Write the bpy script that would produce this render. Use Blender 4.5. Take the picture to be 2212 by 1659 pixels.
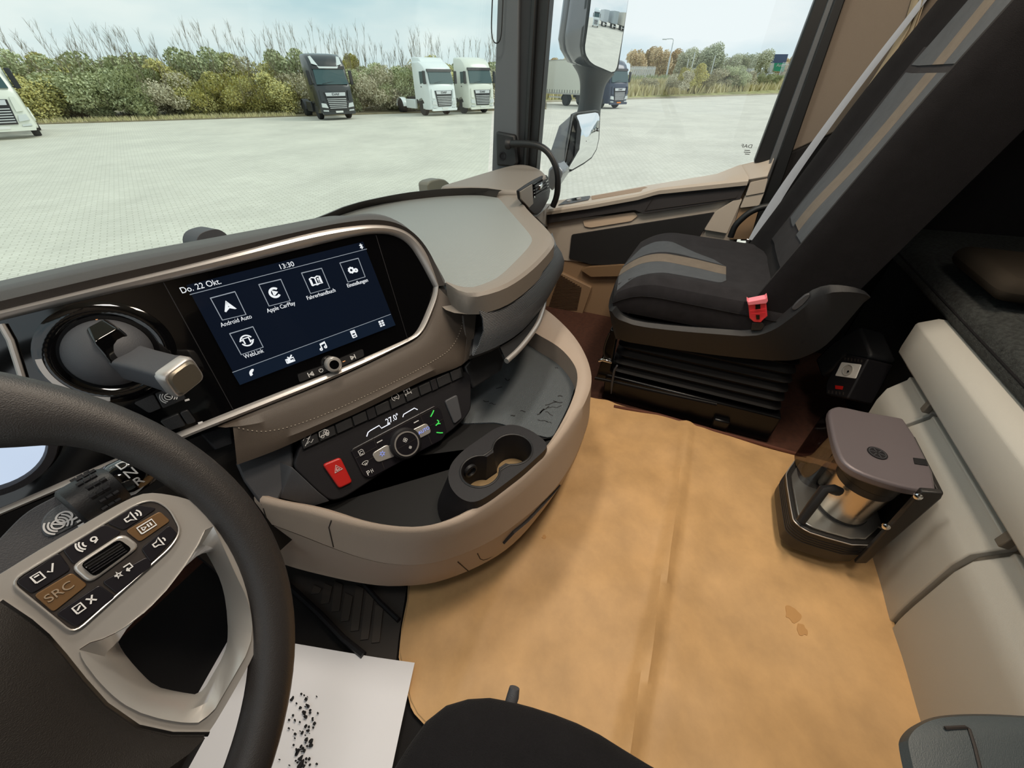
import bpy, bmesh, math, random
from mathutils import Vector, Matrix
V = Vector
random.seed(7)
sc = bpy.context.scene
for o in list(bpy.data.objects): bpy.data.objects.remove(o)
COL = sc.collection

# ---------------------------------------------------------------- camera
FPX, CXP, CYP = 830.0, 1106.0, 829.5
PITCH, HEAD = math.radians(38.7), math.radians(66.0)
CAM = V((-0.70, 0.0, 0.95))
FW = V((math.sin(HEAD)*math.cos(PITCH), math.cos(HEAD)*math.cos(PITCH), -math.sin(PITCH)))
RT = V((math.cos(HEAD), -math.sin(HEAD), 0.0))
UP = RT.cross(FW)
cd = bpy.data.cameras.new('camera'); cam = bpy.data.objects.new('camera', cd); COL.objects.link(cam)
cd.sensor_fit = 'HORIZONTAL'; cd.sensor_width = 36.0; cd.lens = 36.0*FPX/2212.0
cd.clip_start = 0.01; cd.clip_end = 2000
rot = Matrix((RT, UP, -FW)).transposed()
cam.matrix_world = Matrix.Translation(CAM) @ rot.to_4x4()
sc.camera = cam

# ---------------------------------------------------------------- world, exposure, lamps
sc.view_settings.view_transform = 'Standard'; sc.view_settings.look = 'None'
sc.view_settings.exposure = 0.0; sc.view_settings.gamma = 1.0; sc.view_settings.use_curve_mapping = False
w = bpy.data.worlds.new('overcast_sky'); sc.world = w; w.use_nodes = True
nt = w.node_tree; nt.nodes.clear()
tc = nt.nodes.new('ShaderNodeTexCoord'); mp = nt.nodes.new('ShaderNodeMapping'); mp.inputs['Scale'].default_value = (1.0, 1.0, 3.2)
nz = nt.nodes.new('ShaderNodeTexNoise'); nz.inputs['Scale'].default_value = 2.2; nz.inputs['Detail'].default_value = 6; nz.inputs['Roughness'].default_value = .5
rp = nt.nodes.new('ShaderNodeValToRGB')
rp.color_ramp.elements[0].position = .36; rp.color_ramp.elements[0].color = (.58, .76, .84, 1)
rp.color_ramp.elements[1].position = .58; rp.color_ramp.elements[1].color = (.92, .98, 1.0, 1)
bg = nt.nodes.new('ShaderNodeBackground'); bg.inputs['Strength'].default_value = 1.0
ow = nt.nodes.new('ShaderNodeOutputWorld')
nt.links.new(tc.outputs['Generated'], mp.inputs['Vector']); nt.links.new(mp.outputs['Vector'], nz.inputs['Vector'])
nt.links.new(nz.outputs['Fac'], rp.inputs['Fac']); nt.links.new(rp.outputs['Color'], bg.inputs['Color']); nt.links.new(bg.outputs[0], ow.inputs['Surface'])
def sun(energy, color, elev, az, angle):
    l = bpy.data.lights.new('hazy_sun', 'SUN'); l.energy = energy; l.color = color; l.angle = math.radians(angle)
    o = bpy.data.objects.new('hazy_sun', l); COL.objects.link(o)
    d = V((math.cos(elev)*math.sin(az), math.cos(elev)*math.cos(az), math.sin(elev)))
    o.rotation_euler = d.to_track_quat('Z', 'Y').to_euler(); o.location = d*30
sun(1.45, (1, .97, .92), math.radians(42), math.radians(150), 30)
LAMPS = [  # x, y, z, size x, size y, watts, colour : the cab's own ceiling and header lamps
    (0.05, 0.52, 1.86, .34, .14, 9.5, (1, .92, .80)),
    (0.10, -0.20, 1.93, .50, .22, 17.0, (1, .84, .66)),
    (-0.75, -0.15, 1.93, .30, .20, 5.0, (1, .94, .86)),
]
def area(x, y, z, sx, sy, e, c):
    l = bpy.data.lights.new('cab_lamp_light', 'AREA'); l.shape = 'RECTANGLE'; l.size = sx; l.size_y = sy; l.energy = e; l.color = c
    o = bpy.data.objects.new('cab_lamp_light', l); COL.objects.link(o); o.location = (x, y, z-.012)
for a_ in LAMPS: area(*a_)

# ---------------------------------------------------------------- measuring helpers (photo pixel -> point on a real plane)
def ray(u, v): return FW + RT*((u-CXP)/FPX) - UP*((v-CYP)/FPX)
def on(u, v, pl):
    d = ray(u, v); p0, n = pl
    return CAM + d*((p0-CAM).dot(n)/d.dot(n))
def ZP(z): return (V((0,0,z)), V((0,0,1)))
def YP(y): return (V((0,y,0)), V((0,1,0)))
def XP(x): return (V((x,0,0)), V((1,0,0)))
def L(pts, pl): return [on(u, v, pl) for u, v in pts]
def frame(yaw, tilt, o):
    a, t = math.radians(yaw), math.radians(tilt)
    ex = V((math.cos(a), -math.sin(a), 0)); n = V((-math.sin(a)*math.cos(t), -math.cos(a)*math.cos(t), math.sin(t)))
    return ex, n.cross(ex), n, V(o)
S_EX, S_EY, S_N, S_O = frame(24, 23.2, (-.28, .592, .616))          # instrument panel plane
def S(off=0): return (S_O + S_N*off, S_N)
H_EX, H_EY, H_N, H_O = frame(24, 33, (-.296, .509, .424))           # climate fascia plane
def HV(off=0): return (H_O + H_N*off, H_N)
W_EX, W_EY, W_N, W_O = frame(0, 35, (-.836, .321, .680))            # steering wheel plane
def WP(off=0): return (W_O + W_N*off, W_N)
def ZS(off=0):                                                      # gently rising shelf plane
    n = V((-.035, 0, 1)).normalized(); return (V((-.05, .4, .597)) + n*off, n)
def resample(pts, n, closed=False):
    pts = [V(p) for p in pts]
    if closed: pts = pts + [pts[0]]
    d = [0.0]
    for a, b in zip(pts, pts[1:]): d.append(d[-1] + (b-a).length)
    tot = d[-1]; out = []; k = 0
    for i in range(n):
        s = tot*i/(n if closed else n-1)
        while k < len(d)-2 and d[k+1] < s: k += 1
        f = (s-d[k])/max(d[k+1]-d[k], 1e-9); out.append(pts[k].lerp(pts[k+1], min(max(f, 0), 1)))
    return out
def smooth(pts, it=2, closed=False):
    pts = [V(p) for p in pts]
    for _ in range(it):
        out = []; n = len(pts)
        rng = range(n if closed else n-1)
        if not closed: out.append(pts[0])
        for i in rng:
            a, b = pts[i], pts[(i+1) % n]
            out += [a.lerp(b, .25), a.lerp(b, .75)]
        if not closed: out.append(pts[-1])
        pts = out
    return pts
def rounded(pts, r, seg=4):
    out = []; n = len(pts); pts = [V(p) for p in pts]
    for i in range(n):
        p, a, b = pts[i], pts[i-1], pts[(i+1) % n]
        ra = min(r, (a-p).length*.49); rb = min(r, (b-p).length*.49)
        s = p + (a-p).normalized()*ra; e = p + (b-p).normalized()*rb
        for k in range(seg+1):
            t = k/seg; out.append(s*(1-t)**2 + p*2*t*(1-t) + e*t*t)
    return out

# ---------------------------------------------------------------- mesh helpers -> (verts, faces)
def merge(*ms):
    vs, fs = [], []
    for v, f in ms:
        b = len(vs); vs += list(v); fs += [tuple(i+b for i in q) for q in f]
    return vs, fs
def prism(pts, vec):
    n = len(pts); vec = V(vec); pts = [V(p) for p in pts]
    vs = pts + [p+vec for p in pts]
    fs = [tuple(range(n)), tuple(range(2*n-1, n-1, -1))] + [(i, i+n, (i+1) % n+n, (i+1) % n) for i in range(n)]
    return vs, fs
def loft(rings, closed=True, cap=True, wrap=False):
    n = len(rings[0]); vs = [V(p) for r in rings for p in r]; fs = []; m = len(rings)
    for j in range(m if wrap else m-1):
        a, b = j*n, ((j+1) % m)*n
        for i in range(n if closed else n-1):
            k = (i+1) % n; fs.append((a+i, a+k, b+k, b+i))
    if cap and closed and not wrap:
        fs.append(tuple(range(n-1, -1, -1))); fs.append(tuple((m-1)*n+i for i in range(n)))
    return vs, fs
def tube(path, r, seg=8, closed=False, flat=1.0, up=None):
    path = [V(p) for p in path]; n = len(path); rings = []
    t0 = (path[1]-path[0]).normalized()
    ref = V(up) if up else (V((0,0,1)) if abs(t0.z) < .9 else V((1,0,0)))
    u = (ref - t0*ref.dot(t0)).normalized()
    for i, p in enumerate(path):
        a = path[(i-1) % n] if (i or closed) else path[0]; b = path[(i+1) % n] if (i < n-1 or closed) else path[-1]
        t = (b-a).normalized(); u = (u - t*u.dot(t)).normalized(); w_ = t.cross(u)
        rr = r[i] if isinstance(r, (list, tuple)) else r
        rings.append([p + u*math.cos(2*math.pi*k/seg)*rr + w_*math.sin(2*math.pi*k/seg)*rr*flat for k in range(seg)])
    return loft(rings, True, not closed, closed)
def lathe(prof, o, n, ex=None, seg=32, cap=True):
    n = V(n).normalized(); o = V(o)
    ex = V(ex) if ex else (V((1,0,0)) if abs(n.x) < .8 else V((0,1,0)))
    ex = (ex - n*ex.dot(n)).normalized(); ey = n.cross(ex)
    rings = [[o + n*h + (ex*math.cos(2*math.pi*k/seg) + ey*math.sin(2*math.pi*k/seg))*r for k in range(seg)] for r, h in prof]
    return loft(rings, True, cap)
def box(c, s, ex=V((1,0,0)), ey=V((0,1,0)), ez=V((0,0,1))):
    c = V(c); x, y, z = V(ex)*s[0]/2, V(ey)*s[1]/2, V(ez)*s[2]/2
    return prism([c-x-y-z, c+x-y-z, c+x+y-z, c-x+y-z], z*2)
def sheet(rings, th, n=None):
    """open surface given thickness th along its own vertex normals (down/back side)"""
    v, f = loft(rings, False, False)
    bm = bmesh.new(); bv = [bm.verts.new(p) for p in v]
    for q in f: bm.faces.new([bv[i] for i in q])
    bm.normal_update(); bmesh.ops.solidify(bm, geom=bm.faces[:], thickness=th)
    bm.verts.index_update(); out = ([p.co.copy() for p in bm.verts], [tuple(q.index for q in g.verts) for g in bm.faces]); bm.free()
    return out
def strokes(pls, n, wd, th=.0006):
    """flat ribbons of width wd along 3D polylines lying on a plane of normal n"""
    out = []; n = V(n)
    for pl in pls:
        pl = [V(p) for p in pl]; m = len(pl); a, b = [], []
        for i, p in enumerate(pl):
            t = (pl[min(i+1, m-1)]-pl[max(i-1, 0)]).normalized(); s = n.cross(t)*wd/2
            a.append(p+s); b.append(p-s)
        rings = [[x, y, y+n*th, x+n*th] for x, y in zip(a, b)]
        out.append(loft(rings, True, True))
    return merge(*out)
def circ(o, ex, ey, r, a0=0, a1=360, seg=20): 
    return [V(o) + V(ex)*r*math.cos(math.radians(a0+(a1-a0)*k/seg)) + V(ey)*r*math.sin(math.radians(a0+(a1-a0)*k/seg)) for k in range(seg+1)]
# ---------------------------------------------------------------- objects
def tag(o, label=None, cat=None, group=None, kind=None):
    if label: o['label'] = label
    if cat: o['category'] = cat
    if group: o['group'] = group
    if kind: o['kind'] = kind
    return o
def offs(p): return p.get('_w') or (p.type == 'MESH' and p.parent is None)
def obj(name, geo, m, parent=None, bevel=0, seg=2, smoothang=40, sub=0, label=None, stuff=False):
    v, f = geo
    if parent is None:
        lo = [min(p[i] for p in v) for i in range(3)]; hi = [max(p[i] for p in v) for i in range(3)]
        org = V(((lo[0]+hi[0])/2, (lo[1]+hi[1])/2, lo[2]))
    else: org = V((0,0,0))
    me = bpy.data.meshes.new(name); me.from_pydata([tuple(V(p)-org) for p in v], [], f); me.validate()
    bm = bmesh.new(); bm.from_mesh(me); bmesh.ops.recalc_face_normals(bm, faces=bm.faces[:]); bm.to_mesh(me); bm.free()
    if m: me.materials.append(m)
    for p in me.polygons: p.use_smooth = True
    me.set_sharp_from_angle(angle=math.radians(smoothang))
    o = bpy.data.objects.new(name, me); COL.objects.link(o); o.location = org
    if parent is not None:
        o.parent = parent
        if offs(parent): o.matrix_parent_inverse = Matrix.Translation(-parent.location)
    if bevel:
        b = o.modifiers.new('edge', 'BEVEL'); b.width = bevel; b.segments = seg; b.limit_method = 'ANGLE'; b.angle_limit = math.radians(35)
    if sub:
        s = o.modifiers.new('smooth', 'SUBSURF'); s.levels = sub; s.render_levels = sub
    if label: o['label'] = label
    if stuff: o['kind'] = 'stuff'
    return o
def thing(name, label, cat, loc, group=None, world=True):
    o = bpy.data.objects.new(name, None); COL.objects.link(o); o.location = loc; o.empty_display_size = .05
    if world: o['_w'] = 1
    return tag(o, label, cat, group)
def struct(name, geo, m, parent=None, **k):
    o = obj(name, geo, m, parent, **k)
    if parent is None: o['kind'] = 'structure'
    return o
def text(body, o, ex, ey, size, m, parent, name='lettering', align='CENTER', th=.0004, mirror=False, shear=0, sx=1.0):
    c = bpy.data.curves.new(name, 'FONT'); c.body = body; c.size = size; c.align_x = align; c.align_y = 'CENTER'; c.extrude = th; c.shear = shear
    c.materials.append(m)
    tmp = bpy.data.objects.new(name, c); COL.objects.link(tmp); bpy.context.view_layer.update()
    me = bpy.data.meshes.new_from_object(tmp.evaluated_get(bpy.context.evaluated_depsgraph_get())); bpy.data.objects.remove(tmp)
    t = bpy.data.objects.new(name, me); COL.objects.link(t); t.parent = parent; t['kind'] = 'stuff'
    ex, ey = V(ex).normalized(), V(ey).normalized(); n = ex.cross(ey)
    mx = Matrix((ex*sx, ey, n)).transposed().to_4x4(); mx.translation = V(o)
    if offs(parent): mx = Matrix.Translation(-parent.location) @ mx
    t.matrix_local = mx
    return t
def boolcut(o, cutters):
    for g in cutters:
        c = obj('cutter', g, None); bpy.context.view_layer.update()
        md = o.modifiers.new('cut', 'BOOLEAN'); md.operation = 'DIFFERENCE'; md.object = c; md.solver = 'EXACT'
        dg = bpy.context.evaluated_depsgraph_get(); me = bpy.data.meshes.new_from_object(o.evaluated_get(dg))
        o.modifiers.remove(md); o.data = me; bpy.data.objects.remove(c)
    for p in o.data.polygons: p.use_smooth = True
    o.data.set_sharp_from_angle(angle=math.radians(35))
# ---------------------------------------------------------------- materials
def lin(h):
    h = h.lstrip('#'); c = [int(h[i:i+2], 16)/255 for i in (0, 2, 4)]
    return tuple(x/12.92 if x <= .04045 else ((x+.055)/1.055)**2.4 for x in c) + (1,)
def mat(name, hx, rough=.5, metal=0, bump=0, bs=300, var=0, vs=6, spec=.5, coat=0, emit=None, es=0, kind='noise', dark=None, alpha=1, trans=0, sheen=0):
    m = bpy.data.materials.new(name); m.use_nodes = True; N = m.node_tree.nodes; K = m.node_tree.links
    b = N['Principled BSDF']; c = lin(hx)
    b.inputs['Base Color'].default_value = c; b.inputs['Roughness'].default_value = rough; b.inputs['Metallic'].default_value = metal
    b.inputs['Specular IOR Level'].default_value = spec
    if coat: b.inputs['Coat Weight'].default_value = coat; b.inputs['Coat Roughness'].default_value = .05
    if sheen: b.inputs['Sheen Weight'].default_value = sheen
    if trans: b.inputs['Transmission Weight'].default_value = trans
    if alpha < 1: b.inputs['Alpha'].default_value = alpha
    if emit: b.inputs['Emission Color'].default_value = lin(emit); b.inputs['Emission Strength'].default_value = es
    t = None
    if var or bump:
        t = N.new('ShaderNodeTexCoord')
    if var:
        n = N.new('ShaderNodeTexNoise'); n.inputs['Scale'].default_value = vs; n.inputs['Detail'].default_value = 6; n.inputs['Roughness'].default_value = .6
        K.new(t.outputs['Object'], n.inputs['Vector'])
        r = N.new('ShaderNodeValToRGB'); r.color_ramp.elements[0].position = .3; r.color_ramp.elements[1].position = .7
        d = lin(dark) if dark else tuple(x*(1-var) for x in c[:3]) + (1,)
        r.color_ramp.elements[0].color = d; r.color_ramp.elements[1].color = tuple(min(1, x*(1+var*.5)) for x in c[:3]) + (1,)
        K.new(n.outputs['Fac'], r.inputs['Fac']); K.new(r.outputs['Color'], b.inputs['Base Color'])
    if bump:
        bp = N.new('ShaderNodeBump'); bp.inputs['Strength'].default_value = bump; bp.inputs['Distance'].default_value = .002
        if kind == 'noise':
            q = N.new('ShaderNodeTexNoise'); q.inputs['Scale'].default_value = bs; q.inputs['Detail'].default_value = 2; s = q.outputs['Fac']
        elif kind == 'voronoi':
            q = N.new('ShaderNodeTexVoronoi'); q.inputs['Scale'].default_value = bs; s = q.outputs['Distance']
        else:
            q = N.new('ShaderNodeTexWave'); q.inputs['Scale'].default_value = bs; q.bands_direction = kind; s = q.outputs['Fac']
        K.new(t.outputs['Object'], q.inputs['Vector']); K.new(s, bp.inputs['Height']); K.new(bp.outputs['Normal'], b.inputs['Normal'])
    return m
def glass(name, tint, refl=.06, rough=0.0):
    m = bpy.data.materials.new(name); m.use_nodes = True; N = m.node_tree.nodes; K = m.node_tree.links; N.clear()
    o = N.new('ShaderNodeOutputMaterial'); a = N.new('ShaderNodeBsdfTransparent'); a.inputs['Color'].default_value = (*tint, 1)
    g = N.new('ShaderNodeBsdfGlossy'); g.inputs['Roughness'].default_value = rough; x = N.new('ShaderNodeMixShader'); x.inputs['Fac'].default_value = refl
    K.new(a.outputs[0], x.inputs[1]); K.new(g.outputs[0], x.inputs[2]); K.new(x.outputs[0], o.inputs['Surface'])
    return m
MT = dict(
    hood=mat('soft_dash_brown', '37312d', .5, bump=.2, bs=1300),
    shelf=mat('dash_top_plastic', '7a736b', .5, bump=.2, bs=1200),
    shelfmat=mat('ribbed_rubber_inlay', '858b8a', .45, bump=.6, bs=95, kind='X'),
    leather=mat('stitched_leather_brown', '4b423a', .5, bump=.25, bs=1100),
    thread=mat('thread', 'a49a8c', .8),
    chrome=mat('satin_silver', 'b9b4b0', .36, .65),
    bright=mat('polished_chrome', 'e6e6e6', .12, 1),
    piano=mat('gloss_black', '050506', .07, coat=.5),
    black=mat('matt_black_plastic', '1b1b1d', .5, bump=.15, bs=900),
    pocket=mat('tray_pocket_black', '0c0c0d', .6, bump=.1, bs=900, spec=0.28),
    dgrey=mat('dark_grey_plastic', '1d1c1f', .5, bump=.2, bs=1100, spec=0.28),
    slate=mat('slate_grey_plastic', '424347', .55, bump=.2, bs=1100),
    beige=mat('beige_plastic', 'a69688', .5, bump=.25, bs=1200),
    seam=mat('seam_dark', '2a2421', .8),
    traymat=mat('tray_rubber', '5a6064', .42, bump=.6, bs=130, kind='Y'),
    screen=mat('screen_glass', '05070c', .06, emit='0a111d', es=1.0),
    band=mat('screen_band', '05070c', .06, emit='101a28', es=1.0),
    icon=mat('screen_white', '101010', .3, emit='eef2f5', es=1.0),
    line=mat('screen_line', '101010', .3, emit='9aa2aa', es=.9),
    printw=mat('printed_white', 'd9d9d9', .5),
    ledw=mat('led_white', '202020', .3, emit='f4f6ff', es=1.1),
    ledg=mat('led_green', '102010', .3, emit='4be05a', es=1.0),
    ledb=mat('led_blue', '101020', .3, emit='8fa0f0', es=1.0),
    ledo=mat('led_orange', '201008', .3, emit='ffb070', es=1.0),
    red=mat('hazard_red', 'b3201c', .4),
    redc=mat('buckle_red', 'd8323c', .3, coat=.3),
    wheel=mat('wheel_leather', '292625', .45, bump=.22, bs=1300),
    airbag=mat('airbag_plastic', '211e1c', .55, bump=.25, bs=1500, spec=0.28),
    silver=mat('wheel_silver', 'c6c2bd', .3, .6),
    keyblack=mat('key_black', '17151a', .35),
    keybrown=mat('key_bronze', '6e5336', .4, .3),
    fabric=mat('seat_fabric_dark', '29282b', .85, bump=.5, bs=1200, var=.25, vs=30, sheen=.04, spec=0.12),
    fabblack=mat('seat_fabric_black', '161517', .85, bump=.5, bs=900, var=.2, vs=30, sheen=.03, spec=0.12),
    fabgrey=mat('seat_panel_grey', '4b4f54', .85, bump=.5, bs=1200, var=.12, vs=40, sheen=.05, spec=0.12),
    fabbeige=mat('seat_stripe_beige', '6e655b', .85, bump=.5, bs=1200, var=.12, vs=40, sheen=.05, spec=0.12),
    shell=mat('seat_shell_plastic', '212224', .42, bump=.2, bs=1200, spec=0.28),
    bellow=mat('rubber_bellows', '100e0e', .6, spec=0.28),
    metal=mat('black_metal', '0e0e10', .3, .4),
    belt=mat('belt_webbing', 'a9b1bd', .6, bump=.5, bs=600, kind='Z'),
    bunk=mat('bunk_panel', 'aeaca5', .5, bump=.2, bs=1200),
    bunkgap=mat('bunk_channel', '5d5850', .6),
    carpet=mat('brown_carpet', '4a2a1c', .95, bump=.8, bs=500, var=.3, vs=60),
    blanket=mat('dark_felt', '2d302f', .95, bump=1, bs=350, var=.7, vs=120),
    ceil=mat('headliner', 'cfc7ba', .9, bump=.3, bs=500),
    wallm=mat('cab_wall_cloth', '756b60', .9, bump=.3, bs=500),
    wdark=mat('cab_wall_dark', '1c1b1c', .9, bump=.3, bs=500, spec=0.28),
    pillar=mat('pillar_grey', '54585c', .5, bump=.2, bs=1000),
    rubber=mat('door_seal_rubber', '131415', .45),
    doorb=mat('door_beige', 'b3a99d', .5, bump=.2, bs=1200),
    doorlow=mat('door_low_brown', '8f755a', .55, bump=.2, bs=1200),
    doord=mat('door_insert_dark', '2f2c2d', .6, bump=.3, bs=900),
    doorn=mat('door_net_black', '121214', .8, bump=.5, bs=800),
    tankglass=glass('water_tank_plastic', (.42, .38, .39), .12, .08),
    steel=mat('brushed_steel', 'c9bfb2', .22, 1, bump=.1, bs=400),
    steelplate=mat('warming_plate', 'b5b2ad', .3, .9),
    lid=mat('coffee_lid_grey', '6f676a', .42, .3, bump=.15, bs=1500),
    cofblk=mat('coffee_black', '1e1c1b', .45, bump=.15, bs=900),
    paper=mat('paper', 'e8e9ef', .8),
    ink=mat('dirt_black', '1c1c1e', .9),
    scuff=mat('scuff_black', '17181a', .7),
    wscreen=glass('windscreen_glass', (.95, .982, .955), .03),
    wside=glass('door_glass', (.97, .985, .98), .03),
    mirror=mat('mirror_silver', 'f2f4f5', .01, 1),
    mhouse=mat('mirror_housing', '6f7175', .25, .2, coat=.4),
    lamp=mat('lamp_lens', 'ffffff', .4, emit='ffe6c8', es=2.0),
    print_=mat('etched_print', '303030', .7),
)
# ================================================================ CAB SHELL
CABX, CABTOP, CABBACK = 1.16, 1.95, -1.35
struct('floor', box((0, -.15, -.03), (2.3, 2.4, .05)), MT['carpet'])
struct('ceiling', box((0, -.2, CABTOP+.03), (2.34, 2.4, .06)), MT['ceil'])
struct('wall_back', box((0, CABBACK, .95), (2.34, .04, 2.05)), MT['wdark'])
# header above the windscreen and side wall on the driver's side with its door opening
struct('trim_1', box((0, .86, 1.78), (2.3, .30, .28)), MT['ceil'], bevel=.03)
lw = struct('wall_left', merge(box((-CABX, -.75, .95), (.05, 1.2, 2.05)), box((-CABX, .4, .15), (.05, 1.2, .75)), box((-CABX, .4, 1.72), (.05, 1.2, .5))), MT['wallm'])
for (x, y, z, sx, sy, e, c), nm in zip(LAMPS, ('header', 'centre', 'driver')):
    t = thing('ceiling_lamp', {'header': 'rectangular warm reading lamp in the header above the windscreen', 'centre': 'long warm ceiling lamp over the middle of the floor', 'driver': 'small ceiling lamp above the steering wheel and driver seat'}[nm], 'lamp', (x, y, z))
    fr = [V((x+a*sx*.55, y+b*sy*.6, z-.006)) for a, b in ((-1,-1),(1,-1),(1,1),(-1,1))]
    obj('lamp_frame', prism(fr, (0,0,.06)), MT['ceil'], t, bevel=.004)
    obj('diffuser', box((x, y, z-.008), (sx*.9, sy*.9, .004)), MT['lamp'], t)

struct('wall_front', box((0, 1.02, .1), (2.3, .04, .8)), MT['wdark'])
# windscreen: curved laminated pane
def wsy(x): return .90 + .26*(1-(x/1.1)**2)
rows = []
for k in range(9):
    f = k/8; z = .50 + 1.2*f
    rows.append([V((-1.1+2.16*i/24, wsy(-1.1+2.16*i/24) - .16*f, z)) for i in range(25)])
struct('window_1', sheet(rows, .006), MT['wscreen'])

# pillar between windscreen and door
pr = thing('trim_2', None, None, (1.05, .78, .55)); pr['kind'] = 'structure'
def pil(px0, px1, X, depth, nm, m, bev=.004):
    b0, b1 = on(*px0, XP(X)), on(*px1, XP(X))
    return b0, b1
def pstrip(name, top, bot, X0, m, thick=.05, bev=.004):
    """a vertical strip of the pillar between two photo columns, carried on above the frame"""
    T = [on(u, v, XP(X0)) for u, v in top]; B = [on(u, v, XP(X0)) for u, v in bot]
    T2 = [t + (t-b)*(1.75-t.z)/(t.z-b.z) for t, b in zip(T, B)]
    return obj(name, prism([B[0], B[1], T2[1], T2[0]], (thick, 0, 0)), m, pr, bevel=bev)
pstrip('pillar_cover', [(1074, 0), (1121, 0)], [(1062, 372), (1117, 372)], 1.05, MT['pillar'], .06, .006)
pstrip('pillar_recess', [(1119, 0), (1150, 0)], [(1114, 372), (1134, 372)], 1.065, MT['black'], .05)
pstrip('door_seal', [(1146, 0), (1158, 0)], [(1128, 372), (1138, 372)], 1.05, MT['rubber'], .05, .006)
pstrip('door_frame', [(1156, 0), (1187, 0)], [(1136, 372), (1158, 372)], 1.075, MT['rubber'], .05)
bk = L([(1070, 284), (1112, 292), (1118, 352), (1110, 362), (1072, 358)], XP(1.03))
spk = obj('speaker_pod', prism(bk, (.05, 0, 0)), MT['black'], pr, bevel=.008)
c = on(1086, 337, XP(1.03)); obj('tweeter_ring', lathe([(.016, 0), (.016, .004), (.011, .004), (.010, .001)], c, (-1, -.2, 0), seg=24), MT['dgrey'], spk)

# grab handle
hp = L([(1100, 311), (1125, 310), (1155, 312), (1176, 320), (1192, 338), (1203, 364), (1206, 392), (1203, 425), (1194, 446)], XP(1.0))
gh = thing('grab_handle', 'curved black grab handle bar reaching from windscreen pillar down to passenger door', 'handle', hp[-1])
obj('handle_bar', tube(smooth(hp, 2), .013, 12), MT['rubber'], gh)
obj('handle_mount', lathe([(.02, 0), (.02, .012), (.014, .02)], hp[0]-V((0, -.012, 0)), (0, -1, 0), seg=20), MT['black'], gh)

# sun blind loop hanging at the windscreen edge
lp = L([(1066, -40), (1063, 10), (1061, 70), (1066, 92), (1076, 94), (1083, 80), (1086, 10), (1088, -40)], XP(1.0))
tag(obj('blind_loop', tube(smooth(lp, 2), .0022, 6), MT['rubber']), 'thin black wire loop hanging beside the windscreen pillar', 'loop')

# ================================================================ DASHBOARD
dash = thing('dashboard', 'wide brown-grey truck dashboard with padded hood and deep top shelf', 'dashboard', (.2, .7, .1))
CO_t = [(-900,894),(0,671),(226,615),(452,561),(678,500),(770,487),(814,485),(852,489),(887,503),(917,537),(935,580),(948,618)]
CI_t = [(-900,911),(0,692),(226,637),(362,606),(516,571),(651,537),(760,511),(806,504),(846,505),(882,523),(909,564),(938,620)]
HO   = [(-900,826),(0,619),(226,567),(420,531),(678,482),(768,463),(814,460),(859,475),(900,520),(935,570),(958,606),(964,618)]
N_ = 90
co, ci = resample(smooth(L(CO_t, S(.004)), 2), N_), resample(smooth(L(CI_t, S(0)), 2), N_)
ho = resample(smooth(L(HO, S(-.03)), 2), N_)
r1 = [a.lerp(b, .3) + S_N*.016 for a, b in zip(co, ho)]
r2 = [a.lerp(b, .7) + S_N*.014 for a, b in zip(co, ho)]
bkv = V((.05, .12, -.035))
r4 = [p + V((.01, .05, -.012)) for p in ho]; r5 = [p + V((.07, .17, -.04)) for p in ho]; r6 = [p + V((.10, .25, -.13)) for p in ho]
obj('hood', loft([[x - S_N*.03 for x in co], co, r1, r2, ho, r4, r5, r6], False), MT['hood'], dash)
# silver frame
CO_b = [(948,618),(946,643),(925,697),(914,717),(903,727),(890,736),(743,810),(488,911),(423,936),(210,1025),(0,1114),(-900,1496)]
CI_b = [(938,620),(936,637),(920,678),(908,705),(897,721),(884,731),(733,797),(543,871),(407,925),(205,1010),(0,1100),(-900,1471)]
for top, (a, b) in (('t', (CO_t, CI_t)), ('b', (CO_b, CI_b))):
    a = resample(smooth(L(a, S(.004)), 2), 120); b = resample(smooth(L(b, S(0)), 2), 120)
    mid = [p.lerp(q, .4) + S_N*.006 for p, q in zip(a, b)]; mid2 = [p.lerp(q, .75) + S_N*.005 for p, q in zip(a, b)]
    obj('silver_trim', loft([[p - S_N*.02 for p in a], a, mid, mid2, b, [p - S_N*.02 for p in b]], False), MT['chrome'], dash)
# gloss black instrument face
face = smooth(L([(-900,911),(0,692)] + CI_t[2:], S(0)), 2) + smooth(L(CI_b[1:], S(0)), 2)
obj('instrument_face', prism([p - S_N*.003 for p in face], -S_N*.02), MT['piano'], dash)
def sline(a, b, w=.0012, m=MT['dgrey'], par=None, nm='panel_joint', off=-.0025):
    return obj(nm, strokes([[on(*a, S(off)), on(*b, S(off))]], S_N, w), m, par or dash)
sline((353, 610), (508, 893)); sline((812, 508), (880, 731))
obj('cluster_edge', tube(L([(2, 700), (22, 735), (38, 785), (52, 830)], S(.002)), .0035, 8), MT['chrome'], dash)
# gauge display seen past the wheel rim
gc = on(-46, 962, S(.001))
gg = obj('gauge_ring', lathe([(.068, 0), (.068, .010), (.060, .012), (.056, .004), (.056, 0)], gc, S_N, S_EX, 48), MT['dgrey'], dash)
obj('gauge_display', lathe([(.056, .001), (.056, .003)], gc, S_N, S_EX, 48), mat('gauge_light', '101418', .2, emit='c8d8ee', es=.95), gg)

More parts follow.
